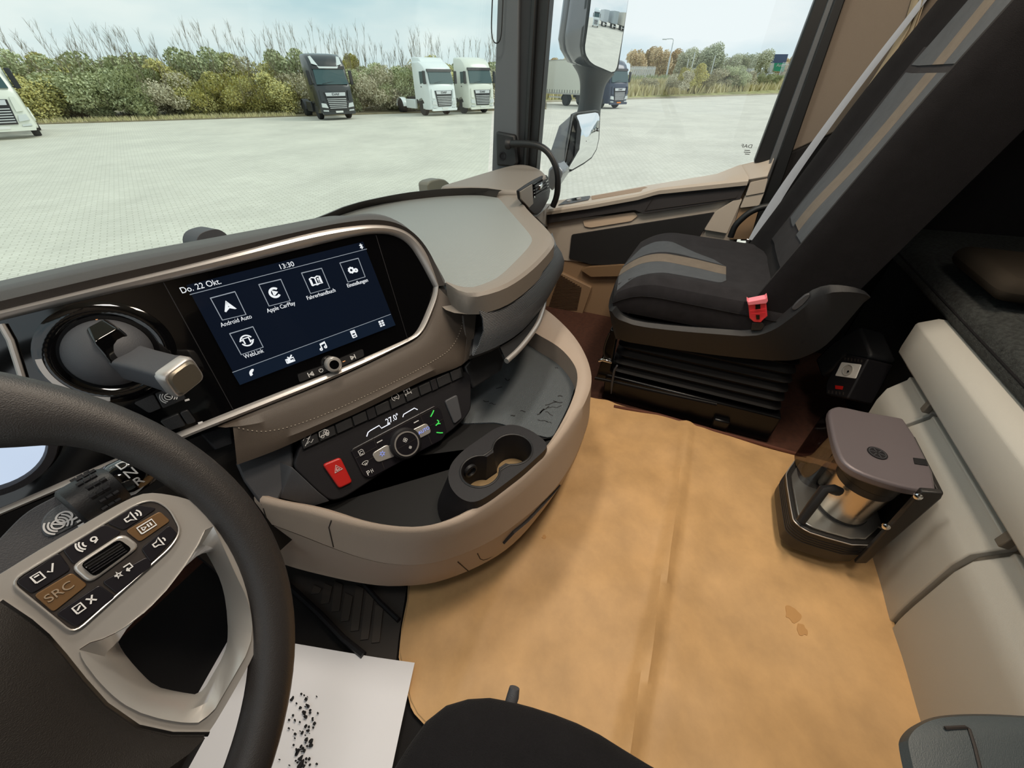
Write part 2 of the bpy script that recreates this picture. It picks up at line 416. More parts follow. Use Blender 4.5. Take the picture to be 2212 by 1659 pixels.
# padded surround under the screen: two rings from the silver trim down to the switches
q1 = resample(smooth(L([(948,622),(946,645),(926,699),(914,719),(890,738),(743,812),(600,867),(488,913),(470,922)], S(0)), 1), 44)
q2 = resample(smooth(L([(1000,684),(996,712),(978,748),(957,767),(900,800),(845,828),(715,890),(622,924),(560,934),(503,921)], S(.012)), 1), 44)
q3 = resample(smooth(L([(1022,700),(1016,745),(1004,780),(994,792),(948,808),(900,828),(786,886),(700,924),(651,949),(580,980),(512,1004)], H_PLANE:=(H_O+H_N*.012, H_N)), 1), 44)
qm = [a.lerp(b, .5) + S_N*.008 for a, b in zip(q1, q2)]
qn = [a.lerp(b, .5) + S_N*.006 for a, b in zip(q2, q3)]
obj('padded_surround', loft([[p-S_N*.012 for p in q1], q1, qm, q2, qn, q3, [p-S_N*.03 for p in q3]], False), MT['leather'], dash)
st = resample(q2, 160); stn = []
for i in range(0, 158, 2): stn.append(tube([st[i]+S_N*.0015, st[i].lerp(st[i+1], .7)+S_N*.0015], .0007, 4))
obj('stitching', merge(*stn), MT['thread'], dash, stuff=True)

# dash top shelf ------------------------------------------------------
Z = ZS
RIM = [(963,612),(1004,642),(1070,628),(1110,610),(1150,580),(1178,552),(1197,528),(1199,518),(1194,506),(1178,487),(1142,453),(1123,428),(1121,412)]
INL = [(965,611),(1013,623),(1050,612),(1080,597),(1112,566),(1139,538),(1150,521),(1149,514),(1140,500),(1110,466),(1090,443),(1078,428),(1060,421)]
rim = resample(smooth(L(RIM, Z()), 1), 40); inl = resample(smooth(L(INL, Z(-.006)), 1), 40)
mid = [a.lerp(b, .55) + V((0,0,.004)) for a, b in zip(rim, inl)]
mid2 = [a.lerp(b, .85) + V((0,0,.001)) for a, b in zip(rim, inl)]
CH = [(945,662),(1004,677),(1050,655),(1105,629),(1140,603),(1170,574),(1199,533)]
side = []
for i, p in enumerate(rim):
    side.append(p + V((0, 0, -.046 if i < 14 else -.036)))
obj('shelf_rim', loft([[p + (V((-.1,.5,.0)) - V((p.x*.0,0,0)))*.06 for p in side], side, [p+V((0,0,-.005)) for p in rim], [p.lerp(q, .12)+V((0,0,.002)) for p, q in zip(rim, inl)], mid, mid2, inl, [p - V((0,0,.012)) for p in inl]], False), MT['shelf'], dash)
CBK = L([(947,624),(963,612),(1004,642),(1033,650),(1031,672),(1004,680),(945,664)], (S_O - S_N*.004, S_N))
obj('corner_block', prism(CBK, V((.03,.06,0))), MT['shelf'], dash, bevel=.001)
obj('surround_side', prism([on(999,682,S(.016)), on(1032,669,S(.020)), on(1022,770,S(.016)), on(994,794,S(.010)), on(1006,740,S(.014))], V((.03,.06,0))), MT['leather'], dash, bevel=.003)
obj('lower_panel', prism([on(-900,1480,S(-.05)), on(520,905,S(-.05)), V((-.46,.74,.30)), V((-1.1,.98,.30))], V((.02,.04,0))), MT['black'], dash)
# back rim along the windscreen (raised wall) and flat behind it
RB_in = [(1060,421),(1008,421),(940,425),(850,436),(760,452),(690,474),(560,520)]
RB_top = [(1085,411),(1040,405),(963,407),(895,414),(850,421),(760,440),(690,470),(560,518)]
a = resample(smooth(L(RB_in, Z(-.006)), 1), 30); b = resample(smooth(L(RB_top, Z(.022)), 1), 30)
obj('back_rim', loft([[p - V((0,0,.012)) for p in a], a, [p.lerp(q, .5)+V((0,-.002,.0)) for p, q in zip(a, b)], b, [p+V((.004,.012,-.002)) for p in b], [p+V((.01,.03,-.03)) for p in b]], False), MT['hood'], dash)
base = inl + resample(smooth(L(RB_in, Z(-.006)), 1), 30)
lft = [on(*p, Z(-.006)) for p in ((540,530),(560,600),(740,570),(890,610))]
flo = [V((p.x, p.y, p.z)) for p in base] + lft
obj('shelf_inlay', prism(flo, (0, 0, -.02)), MT['shelfmat'], dash)
# shoulder towards the pillar
SH = [(1121,412),(1086,411),(1040,405),(963,405),(945,402),(1000,386),(1053,370),(1103,356),(1130,354),(1151,358),(1170,366),(1181,377)]
shp = smooth(L(SH, Z(.016)), 1)
obj('dash_side', prism([V((.66,.60,.60)), V((1.06,.655,.605)), V((1.06,.9,.605)), V((.5,.9,.595))], (0,0,-.6)), MT['shelf'], dash)
obj('dash_end', prism([V((1.0,.68,.53)), V((1.14,.66,.50)), V((1.14,.95,.50)), V((1.0,.95,.53))], (0,0,-.55)), MT['black'], dash)
obj('shoulder', prism(shp, (0, 0, -.03)), MT['shelf'], dash, bevel=.012, seg=3)
bp = [V((.15, .98, .56)), V((-.6, 1.0, .56)), V((-1.08, .8, .56)), V((-1.08, .78, .50)), V((1.04, .85, .5)), V((1.04, .86, .56)), V((.6, 1.03, .56))]
obj('cowl_tray', prism([V((-1.08,.78,.5)), V((1.04,.80,.5)), V((1.04,.90,.5)), V((.6,1.07,.5)), V((0,1.15,.5)), V((-.6,1.07,.5)), V((-1.08,.90,.5))], (0,0,.03)), MT['black'], dash)

# passenger side vent -------------------------------------------------
vp0, vp1 = on(1125, 430, Z()), on(1189, 420, XP(1.03))
vt = thing('air_vent', 'passenger side dashboard air vent with silver lever and dark louvres', 'vent', on(1165, 466, XP(.95)))
vdir = V((1.0, .16, 0)).normalized(); vn = V((.16, -1, .05)).normalized()
VPL = (on(1150, 420, (V((.85, .565, .6)), vn)), vn)
vfr = smooth(L([(1121,411),(1150,391),(1180,376),(1186,384),(1190,422),(1172,456),(1158,467),(1141,452),(1124,430)], VPL), 1)
obj('vent_frame', prism(vfr, -vn*.010), MT['dgrey'], vt, bevel=.004)
vo = L([(1152,398),(1178,383),(1184,388),(1186,408),(1154,428)], (VPL[0]+vn*.002, vn))
obj('vent_opening', prism(vo, -vn*.004), MT['piano'], vt)
for k in range(4):
    f = (k+.7)/4.4
    obj('louvre', strokes([[vo[0].lerp(vo[4], f)+vn*.004, vo[1].lerp(vo[3], f)+vn*.004]], vn, .007, .003), MT['dgrey'], vt)
kc = on(1167, 402, (VPL[0]+vn*.01, vn)); obj('vent_lever', box(kc, (.05, .012, .016), vdir, vn, V((0,0,1))), MT['bright'], vt, bevel=.003)
obj('vent_cheek', prism(L([(1124,414),(1150,398),(1152,440),(1143,449),(1126,430)], (VPL[0]+vn*.003, vn)), -vn*.004), MT['shelf'], vt, bevel=.001)
obj('vent_foot', prism(L([(1158,468),(1172,457),(1190,440),(1191,478),(1184,490),(1170,480)], (VPL[0]-vn*.015, vn)), -vn*.06), MT['shelf'], vt)

# two small pods on the far edge
for nm, px, pl, lab in (('sensor_pod', [(424,530),(424,518),(430,506),(444,499),(466,494),(480,498),(492,508),(500,518),(470,524)], YP(1.02), 'small rounded black pod sticking up behind the instrument hood'),
                        ('sensor_pod', [(925,406),(924,396),(932,390),(950,386),(962,388),(972,396),(972,408)], YP(1.04), 'small pale grey pod behind the rim of the dashboard shelf')):
    pts = L(px, pl); ext = [p - V((0,0,.08)) for p in (pts[-1], pts[0])]
    tag(obj(nm, prism(rounded(pts + ext, .008, 2), (0, .05, 0)), MT['slate'] if px[0][0] < 500 else MT['shelf'], bevel=.006, seg=3), lab, 'pod')

# glovebox drawer -----------------------------------------------------
gd = thing('glovebox', 'padded dark grey glovebox drawer with silver pull under the dashboard shelf', 'drawer', on(1090, 700, ZP(.5)))
T_ = resample(smooth(L([(1032,668),(1070,650),(1105,632),(1140,606),(1166,581),(1186,556),(1200,532)], Z(-.036)), 1), 26)
B_ = resample(smooth(L([(1019,764),(1050,754),(1085,738),(1120,716),(1150,686),(1176,652),(1207,596)], ZP(.475)), 1), 26)
Md = [p.lerp(q, .5) + V((.012, -.014, 0)) for p, q in zip(T_, B_)]
M1 = [p.lerp(q, .22) + V((.008, -.009, .0)) for p, q in zip(T_, B_)]; M2 = [p.lerp(q, .8) + V((.007, -.009, -.002)) for p, q in zip(T_, B_)]
gm = mat('glovebox_ribbed', '43464a', .42, bump=.5, bs=110, kind='Z')
obj('drawer_front', sheet([[p+V((.10,.045,0)) for p in T_], T_, M1, Md, M2, B_, [p+V((.10,.045,0)) for p in B_]], .004), gm, gd)
obj('edge_piping', tube([p + V((.003,-.003,-.003)) for p in T_], .0028, 6), MT['slate'], gd)
hd = smooth(L([(1094,780),(1120,757),(1146,725),(1163,698),(1172,672),(1176,652)], ZP(.462)), 2)
obj('pull_bar', tube(hd, .0065, 10), MT['chrome'], gd)
hs = smooth(L([(1078,744),(1110,728),(1140,700),(1160,676),(1172,654)], ZP(.466)), 2)
obj('pull_slot', loft([resample(hs, 20), [p.lerp(q, .9) for p, q in zip(resample(hs, 20), resample(hd, 20))]], False), MT['pocket'], gd)
obj('drawer_underside', prism([*[p+V((-.005,.004,-.004)) for p in B_[::3]], V((.32,.50,.47)), V((.06,.44,.47))], (0,0,-.01)), MT['black'], gd)
obj('hinge_bar', prism(L([(1003,792),(1022,770),(1075,742),(1090,778),(1084,800),(1022,840)], (H_O+H_N*.0, H_N)), -H_N*.05), MT['black'], gd, bevel=.004)

# lower console: fascia with climate controls ----------------------------
con = thing('centre_console', 'dark console fascia below the screen holding switches and climate controls', 'console', (-.25, .45, .28))
FA = [(648,962),(700,940),(786,897),(900,843),(1000,800),(1018,807),(1018,884),(1004,905),(972,934),(860,1000),(760,1066),(738,1078),(714,1083),(690,1064),(632,1009)]
fa = L(FA, HV(0)); obj('fascia', prism(rounded(fa, .012), -H_N*.04), MT['dgrey'], con, bevel=.003)
f0 = L([(632,1009),(690,1064),(714,1083)], HV(0)); f1 = [on(605,1076, HV(-.03)), on(676,1094, HV(-.03))]
obj('fascia_cheek', prism([f0[0], f0[1], f0[2], f1[1], f1[0]], V((.0,.05,.0))), MT['slate'], con, bevel=.002)
obj('knee_panel', prism([*L([(508,1000),(560,985),(632,950),(634,1008),(604,1078),(566,1096),(526,1040)], HV(-.025))], -H_N*.03), MT['slate'], con, bevel=.004)
obj('knee_step', prism(L([(430,938),(500,912),(512,1000),(520,1030),(470,980)], HV(-.035)), -H_N*.03), MT['dgrey'], con, bevel=.004)
# switch row
row0, row1 = (651, 960), (1000, 801)
def rowpt(f, d, off=.002):
    u = row0[0] + (row1[0]-row0[0])*f; v = row0[1] + (row1[1]-row0[1])*f
    return on(u + d*.26, v + d, HV(off))
obj('switch_bank', prism([rowpt(0, -11), rowpt(1, -11), rowpt(1, 12), rowpt(0, 14)], -H_N*.02), MT['pocket'], con)
edges = [.0, .105, .21, .315, .405, .455, .545, .64, .725, .80, .835, .92, .99]
for a_, b_ in zip(edges, edges[1:]):
    if b_-a_ < .06: 
        obj('switch_divider', prism([rowpt(a_, -10), rowpt(b_, -10), rowpt(b_, 12), rowpt(a_, 12)], H_N*.004), MT['dgrey'], con, bevel=.0008); continue
    obj('switch', prism([rowpt(a_+.004, -9), rowpt(b_-.004, -9), rowpt(b_-.004, 11), rowpt(a_+.004, 11)], H_N*.004), MT['black'], con, bevel=.001)
def hp_(u, v, off=.0068): return on(u, v, HV(off))
def icon(par, o, ex, ey, n, shapes, size, m, wd=.0009, nm='symbol'):
    """shapes: polylines in a -1..1 square"""
    return obj(nm, strokes([[V(o) + ex*x*size + ey*y*size for x, y in pl] for pl in shapes], n, wd), m, par)
def c2(x, y, r, a0=0, a1=360, n=14): return [(x+r*math.cos(math.radians(a0+(a1-a0)*k/n)), y+r*math.sin(math.radians(a0+(a1-a0)*k/n))) for k in range(n+1)]
I_car = [[(-1,-.3),(-.7,.5),(.5,.6),(1,.1),(1,-.5),(-1,-.5),(-1,-.3)], c2(-.5,-.6,.3), c2(.5,-.6,.3)]
I_fan = [c2(.45,.0,.4), c2(-.45,.0,.4), c2(0,.45,.4), c2(0,-.45,.4)]
I_axle = [[(-.8,.9),(-.8,.2)], [(.8,.9),(.8,.2)], [(-.8,.55),(.8,.55)], [(0,.55),(0,-.5)], [(-.8,-.2),(-.8,-.9)], [(.8,-.2),(.8,-.9)], [(-.8,-.5),(.8,-.5)]]
I_tc = [c2(0,0,.9,-60,240), [(-.5,.1),(-.1,.1)], [(-.3,.1),(-.3,-.5)], c2(.3,-.2,.3,60,300)]
I_zig = [[(-1,-.8),(1,.9)], [(-.9,.4),(-.3,.8),(0,.3),(.5,.6)], [(-.5,-.6),(0,-.3),(.3,-.7),(.9,-.2)]]
icon(con, hp_(666, 951), H_EX, H_EY, H_N, I_zig, .009, MT['printw'])
icon(con, hp_(699, 935), H_EX, H_EY, H_N, I_car, .009, MT['printw']); icon(con, hp_(704, 934), H_EX, H_EY, H_N, I_fan, .006, MT['printw'])
icon(con, hp_(854, 858), H_EX, H_EY, H_N, I_tc, .0085, MT['printw'], .001); icon(con, hp_(880, 846), H_EX, H_EY, H_N, I_axle, .0085, MT['printw'], .0012)
# blank cover
obj('blank_cover', prism(rounded(L([(961,866),(988,852),(999,903),(982,917)], HV(.005)), .006), -H_N*.01), MT['slate'], con, bevel=.0025, seg=3)
# hazard button
hz = L([(697,1004),(735.5,988),(762,1042),(733,1056)], HV(.006))
hb = obj('hazard_button', prism(rounded(hz, .006), -H_N*.012), MT['red'], con, bevel=.003, seg=3)
tri = hp_(729, 1012, .0064)
obj('warning_triangle', strokes([[tri + H_EX*x*.0075 + H_EY*y*.0075 for x, y in p] for p in ([(-1,-.7),(1,-.7),(0,1),(-1,-.7),(1,-.7)], [(-.45,-.38),(.45,-.38),(0,.38),(-.45,-.38)])], H_N, .0012), MT['printw'], hb)
# climate panel
cl = obj('climate_panel', prism(rounded(L([(757,971),(940,875),(952,882),(966,934),(956,950),(800,1034),(786,1030)], HV(.005)), .006), -H_N*.012), MT['keyblack'], con, bevel=.002)
for a_, b_ in (((806,945),(830,1012)), ((906,893),(933,960)), ((758,975),(945,879)), ((777,1005),(806,988)), ((768,990),(812,966)), ((918,925),(958,905))):
    obj('key_gap', strokes([[hp_(*a_, .0052), hp_(*b_, .0052)]], H_N, .0008), MT['seam'], cl)
obj('cooling_key', prism(rounded(L([(803,980),(838,959),(856,985),(815,1000)], HV(.0075)), .008), -H_N*.004), MT['silver'], cl, bevel=.001)
obj('auto_key', prism(rounded(L([(888,930),(922,913),(933,934),(900,951)], HV(.0075)), .008), -H_N*.004), MT['silver'], cl, bevel=.001)
kn = hp_(873, 957, .004)
kb = obj('fan_knob', lathe([(.0335, 0), (.0335, .012), (.030, .016), (.026, .0165)], kn, H_N, H_EX, 40), MT['dgrey'], con)
obj('knob_ring', lathe([(.0262, .015), (.0262, .0185), (.0235, .0185), (.0235, .015)], kn, H_N, H_EX, 40), MT['chrome'], kb)
obj('knob_cap', lathe([(.0232, .015), (.0232, .0175), (.001, .0178)], kn, H_N, H_EX, 40), MT['keyblack'], kb)
kt = kn + H_N*.0182
obj('cap_split', strokes([[kt - H_EX*.022 - H_EY*.0, kt + H_EX*.022]], H_N, .0006, .0002), MT['seam'], kb)
icon(kb, kt + H_EY*.009, H_EX, H_EY, H_N, I_fan, .0055, MT['printw'], .0007); icon(kb, kt - H_EY*.010 + H_EX*.003, H_EX, H_EY, H_N, I_fan, .0035, MT['printw'], .0006)
text('AUTO', hp_(916, 930, .0078), H_EX, H_EY, .010, MT['ledb'], cl)
sn = hp_(826, 980, .0078)
icon(cl, sn, H_EX, H_EY, H_N, [c2(0,0,.55,0,360,6)] + [[(.5*math.cos(a), .5*math.sin(a)), (math.cos(a), math.sin(a))] for a in [k*math.pi/3 for k in range(6)]], .006, MT['ledb'], .0008, 'snowflake')
text('27.0°', hp_(848, 905, .0005), H_EX, H_EY, .0165, MT['ledw'], con, sx=.85)
obj('display_bracket', strokes([[hp_(u, v, .0005) for u, v in pl] for pl in ([(792,943),(795,934),(800,930),(819,919),(824,925),(843,915)], [(870,901),(872,895),(895,881.5),(902,885)])], H_N, .0018), MT['ledw'], con)
for u, v, a in ((820, 953.5, 0), (899, 911, 0)): obj('key_mark', strokes([[hp_(u,v,.0056)-H_EX*.006, hp_(u,v,.0056)+H_EX*.006]], H_N, .0018), MT['printw'], cl)
icon(cl, hp_(780.5, 977.5), H_EX, H_EY, H_N, [[(-.7,-.8),(-.7,.8),(.4,.9),(.7,.5),(.7,-.8),(-.7,-.8)], c2(0,-.1,.45,30,330)], .0065, MT['printw'])
icon(cl, hp_(788.5, 999), H_EX, H_EY, H_N, [c2(0,-1,1.4,45,135), [(-1,0),(-.5,-.6)], [(1,0),(.5,-.6)], [(-.5,-.6),(.5,-.6)], [(-.2,-.1),(-.2,-1)], [(.2,-.1),(.2,-1)]], .0065, MT['printw'])
text('P', hp_(796, 1022), H_EX, H_EY, .014, MT['printw'], cl); icon(cl, hp_(804, 1017), H_EX, H_EY, H_N, [[(-.4,-.8),(-.4,.8)], [(.3,-.6),(.3,.8)], [(-.4,0),(.3,.2)]], .005, MT['printw'])
for u, v, s in ((934, 894, [[(-1,-.6),(.2,.2),(1,.9)]]), (945, 913, [[(-1,-.6),(0,-.3)], [(.3,.9),(.6,.2),(-.1,-.6)], [(.0,-.3),(.8,-.8)]]), (950, 935, [[(-1,.7),(.2,-.1),(1,-.5)]])):
    icon(cl, hp_(u, v), H_EX, H_EY, H_N, s, .0065, MT['ledg'], .0022, 'air_flow_symbol')

# storage tray ---------------------------------------------------------
tray = thing('storage_tray', 'rounded beige storage tray bulging out under the dashboard with two drawer lines', 'tray', (-.2, .35, .08))
A = [(520,1050),(600,1079),(681,1092),(731,1106),(786,1125),(845,1136),(909,1140),(972,1123),(1027,1094),(1100,1040),(1150,995),(1191,954),(1234,874),(1250,819),(1242,786),(1208,748),(1160,722),(1130,700)]
B = [(500,1066),(575,1092),(660,1108),(722,1126),(786,1143),(850,1152),(918,1153),(988,1136),(1048,1104),(1131,1041),(1187,984),(1232,926),(1268,864),(1281,820),(1268,770),(1240,724),(1200,684),(1170,662)]
Cc = [(486,1096),(556,1122),(640,1152),(714,1182),(786,1208),(860,1222),(940,1218),(1027,1187),(1090,1152),(1162,1095),(1214,1039),(1252,970),(1277,890)]
D = [(470,1156),(560,1190),(650,1222),(720,1240),(803,1258),(879,1267),(950,1258),(1040,1222),(1110,1178),(1172,1105),(1222,1034),(1252,965),(1274,895)]
CZH = [.300,.298,.292,.282,.268,.255,.245,.240,.236,.235,.235,.235,.235]
a3 = L(A, ZP(.350)); b3 = L(B, ZP(.346)); c3 = [on(u, v, ZP(z)) for (u, v), z in zip(Cc, CZH)]; d3 = L(D, ZP(.11))
for k in range(13, 18):
    p = b3[k]; c3.append(p + V((-.004, .0, -.111))); d3.append(p + V((-.02, .015, -.236)))
n_ = 72
rs = lambda q: resample(smooth(q, 2), n_)
a3, b3, c3, d3 = rs(a3), rs(b3), rs(c3), rs(d3)
wl = lambda k: max(0, 1 - k/26)
ain = [p - V((0,0,.06*(1-wl(k)*.5))) + V((.01,.06,0))*wl(k) for k, p in enumerate(a3)]
obj('upper_shell', loft([ain, a3, [p.lerp(q, .35)+V((0,0,.006)) for p, q in zip(a3, b3)], [p.lerp(q, .75)+V((0,0,.005)) for p, q in zip(a3, b3)], b3, [p.lerp(q, .3) + (q-p).cross(V((0,0,1))).length*V((0,0,0)) for p, q in zip(b3, c3)], c3, [p + V((0,.012,.002)) for p in c3]], False), MT['beige'], tray)
c4 = [p.lerp(q, .02) + V((0,.0015,0)) for p, q in zip(c3, d3)]
cg = [p + V((0,.010,.0)) for p in c4]
obj('lower_band', loft([cg, c4, [p.lerp(q, .5)+V((.002,-.003,0)) for p, q in zip(c4, d3)], d3, [p + V((-.01,.03,-.01)) for p in d3]], False), MT['beige'], tray)
def tseam(px, z, w=.0022, nm='seam', m=MT['seam'], zz=None):
    pts = [on(u, v, ZP(zk)) for (u, v), zk in zip(px, zz or [z]*len(px))]
    return obj(nm, tube(pts, w/2, 5), m, tray)
def onshell(u, v):
    """point of the tray's outer wall behind this pixel"""
    best = None; d = ray(u, v)
    for k in range(n_):
        for lo, hi, f0 in ((b3, c3, 0), (c3, d3, 0)):
            for j in range(25):
                p = lo[k].lerp(hi[k], j/24); q = p-CAM; t = q.dot(d)/d.length_squared; e = (q-d*t).length
                if best is None or e < best[0]: best = (e, p)
    return best[1]
obj('shell_joint', tube([onshell(*p)+V((0,-.0005,.0005)) for p in ((726,1106),(717,1140),(714,1180))], .0012, 5), MT['seam'], tray)
obj('shell_joint', tube([onshell(*p)+V((0,-.0005,.0005)) for p in ((575,1100),(571,1127))], .0012, 5), MT['seam'], tray)
obj('shell_joint', tube([onshell(*p)+V((.0005,0,.0005)) for p in ((1204,687),(1190,722))], .0012, 5), MT['seam'], tray)
obj('drawer_joint', tube([onshell(*p)+V((0,-.0008,.0005)) for p in ((985,1210),(995,1222),(1006,1234))], .0012, 5), MT['seam'], tray)
dl = [onshell(*p)+(CAM-onshell(*p)).normalized()*.001 for p in ((1030,1196),(1040,1210),(1055,1206),(1108,1172),(1190,1086),(1212,1052))]
obj('drawer_joint', tube(smooth(dl, 1), .0011, 5), MT['seam'], tray)
gs = [onshell(*p) for p in ((1082,1170),(1110,1150),(1140,1124),(1170,1094),(1192,1068),(1208,1046))]
gs = [p + (CAM-p).normalized()*.003 for p in gs]
obj('drawer_grip', strokes([gs], (CAM-gs[2]).normalized(), .011, .001), MT['seam'], tray)
flr = [V((p.x, p.y, .288)) + V((.02,.10,0))*wl(k*2) for k, p in enumerate(a3[::2])] + [V((.35,.62,.288)), V((-.1,.72,.288)), V((-.55,.62,.288))]
obj('tray_floor', prism(flr, (0,0,-.012)), MT['pocket'], tray)
tm = L([(990,915),(1000,800),(1080,770),(1150,712),(1206,746),(1239,787),(1247,819),(1230,873),(1192,948),(1120,928),(1075,912)], ZP(.292))
obj('rubber_mat', prism(rounded(tm, .02), (0,0,-.006)), MT['traymat'], tray)
obj('back_panel', prism([V((-.62,.56,.25)), V((.25,.46,.25)), V((.42,.62,.25)), V((.42,.62,.5)), V((.2,.5,.49)), V((-.2,.56,.42)), V((-.62,.66,.45))], (0,.03,0)), MT['pocket'], tray)
rnd = random.Random(3)
sc_ = []
for u, v, l, a in ((1190,872,26,-.35),(1198,880,30,-.2),(1176,884,24,-.6),(1205,868,20,.1),(1186,893,18,.5),(1168,890,22,-.8),(1172,908,22,.2),(1186,912,14,.6),(1130,888,12,.4),(1108,898,10,0),(1078,836,14,-.3),(1050,866,12,-.1),(1064,872,14,.15),(1096,820,10,.2),(1210,856,10,-.1),(1202,795,6,0)):
    pts = [(u + (k-1.5)*l/3*math.cos(a), v + (k-1.5)*l/3*math.sin(a) + rnd.uniform(-2, 2)) for k in range(4)]
    sc_.append(strokes([L(pts, ZP(.2922))], V((0,0,1)), rnd.uniform(.0016, .004), .0002))
obj('scuff_mark', merge(*sc_), MT['scuff'], tray, stuff=True)

# cup holder insert
chd = thing('cup_holder', 'dark double cup holder sitting in the tray beside the climate controls', 'cup holder', on(1060, 1000, ZP(.29)))
co_ = rounded(L([(970,1006),(997,975),(1073,922),(1111,915),(1153,932),(1188,962),(1130,1015),(1060,1068),(1024,1088),(990,1076),(967,1044)], ZP(.372)), .02)
cc = sum(co_, V())/len(co_)
lo_ = [cc + (p-cc)*1.05 + V((-.016,.020,-.082)) for p in co_]; m_ = [cc + (p-cc)*1.015 + V((0,0,-.012)) for p in co_]
body = obj('holder_body', loft([lo_, m_, co_], True), MT['dgrey'], chd)
h1, h2 = on(1037, 1017, ZP(.372)), on(1107, 970, ZP(.372))
dd = (h2-h1).normalized(); ll = (h2-h1).length
boolcut(body, [lathe([(.030, -.07), (.0375, .02)], h1, (0,0,1), seg=40), lathe([(.032, -.07), (.040, .02)], h2, (0,0,1), seg=40), box((h1+h2)/2 + V((0,0,-.02)), (ll, .036, .095), dd, V((0,0,1)).cross(dd))])
obj('hole_rim', tube(smooth([h1 + (dd*math.cos(a)+V((0,0,1)).cross(dd)*math.sin(a))*.0372 for a in [math.radians(40+280*k/30) for k in range(31)]] + [h2 + (-dd*math.cos(a)-V((0,0,1)).cross(dd)*math.sin(a))*.040 for a in [math.radians(40+280*k/30) for k in range(31)]], 1, True), .0022, 6, True), MT['black'], chd)
obj('holder_mat', merge(lathe([(.0305, -.069), (.0305, -.067)], h1, (0,0,1), seg=32), lathe([(.0325, -.069), (.0325, -.0665)], h2, (0,0,1), seg=32), box((h1+h2)/2 + V((0,0,-.0675)), (ll, .034, .002), dd, V((0,0,1)).cross(dd))), mat('holder_rubber', '8a7350', .6), chd)
sp_ = h1 + V((0,0,1)).cross(dd)*.030 - V((0,0,.022)) - dd*.004
obj('power_socket', lathe([(.014, 0), (.014, .006), (.010, .007), (.009, .002)], sp_, -V((0,0,1)).cross(dd), seg=24), MT['black'], chd)
# ================================================================ TOUCHSCREEN
ts = thing('touchscreen', 'wide dash touchscreen showing white app icons on dark blue', 'screen', on(630, 690, S(0)))
SP = lambda u, v, o=.0016: on(u, v, S(o))
obj('display', prism([SP(402,616,.001), SP(784,522,.001), SP(854.7,702.4,.001), SP(518.3,831.8,.001)], -S_N*.003), MT['screen'], ts)
obj('bottom_band', prism([SP(502,804.6), SP(843.8,678.8), SP(854.7,702.4), SP(518.3,831.8)], -S_N*.0005), MT['band'], ts)
ln = lambda pts, w_, m, nm='screen_line': obj(nm, strokes([[SP(*p, .0018) for p in pts]], S_N, w_), m, ts)
ln([(409.8,636.5),(792.3,537.8)], .0009, MT['line']); ln([(502,804.6),(843.8,678.8)], .0009, MT['line'])
SQ = [[(275,605),(470,553),(558,735),(370,780)], [(660,497),(835,455),(910,625),(742,668)], [(1000,405),(1160,367),(1225,525),(1072,568)], [(1305,325),(1452,287),(1507,435),(1370,477)], [(428,888),(613,832),(695,995),(520,1055)]]
LB = [('Android Auto', 481, 785), ('Apple CarPlay', 838, 675), ('Fahrerhandbuch', 1158, 573), ('Einstellungen', 1447, 484), ('WebLink', 620, 1048)]
f2 = lambda x, y: (380 + x*.27125, 480 + y*.27125)
GEAR = lambda x, y, r: [c2(x, y, r*.62), c2(x, y, r*.8)] + [[(x+r*.7*math.cos(a), y+r*.7*math.sin(a)), (x+r*1.1*math.cos(a), y+r*1.1*math.sin(a))] for a in [k*math.pi/4 for k in range(8)]]
ICN = [
    [[(-.8,-.75),(0,.85),(.8,-.75),(0,-.25),(-.8,-.75)], [(-.5,-.5),(0,.5),(.5,-.5)], [(-.25,-.3),(0,.2),(.25,-.3)]],
    [c2(0,0,.85,40,320), c2(0,0,.7,40,320), [(-.25,-.4),(-.25,.4),(.45,0),(-.25,-.4)], [(-.1,-.15),(-.1,.15),(.2,0),(-.1,-.15)]],
    [[(-.95,-.7),(-.95,.6),(-.5,.75),(0,.55),(.5,.75),(.95,.6),(.95,-.7),(.4,-.6),(0,-.75),(-.4,-.6),(-.95,-.7)], [(0,.55),(0,-.75)], [(.45,.4),(.45,-.1)], [(.45,-.25),(.45,-.35)], [(-.8,.45),(-.8,-.5)], [(.8,.45),(.8,-.5)]],
    GEAR(-.3, .05, .6) + GEAR(.55, -.2, .38),
    [c2(0,0,.9,20,160), c2(0,0,.9,200,340), [(-.45,-.5),(-.45,.45),(.45,.45),(.45,-.5)], [(-1,.1),(-.85,.35),(-.6,.15)], [(1,-.1),(.85,-.35),(.6,-.15)]],
]
for sq, (lab, lx, ly), ic in zip(SQ, LB, ICN):
    q = [f2(*p) for p in sq]
    fr = ln(q + [q[0], q[1]], .0016, MT['line'], 'app_tile')
    o_ = SP(sum(p[0] for p in q)/4, sum(p[1] for p in q)/4, .0019)
    icon(fr, o_, S_EX, S_EY, S_N, ic, .0095, MT['icon'], .0022, 'app_icon')
    text(lab, SP(*f2(lx, ly), .0019), S_EX, S_EY, .0098, MT['icon'], ts, sx=.82)
text('Do. 22 Okt.', SP(*f2(200, 508), .0019), S_EX, S_EY, .0125, MT['icon'], ts, sx=.88)
text('13:30', SP(*f2(880, 346), .0019), S_EX, S_EY, .0115, MT['icon'], ts)
icon(ts, SP(*f2(1475, 192), .0019), S_EX, S_EY, S_N, [[(-.5,.5),(.5,-.4),(0,-.9),(0,.9),(.5,.4),(-.5,-.5)]], .0055, MT['icon'], .0014, 'bluetooth_symbol')
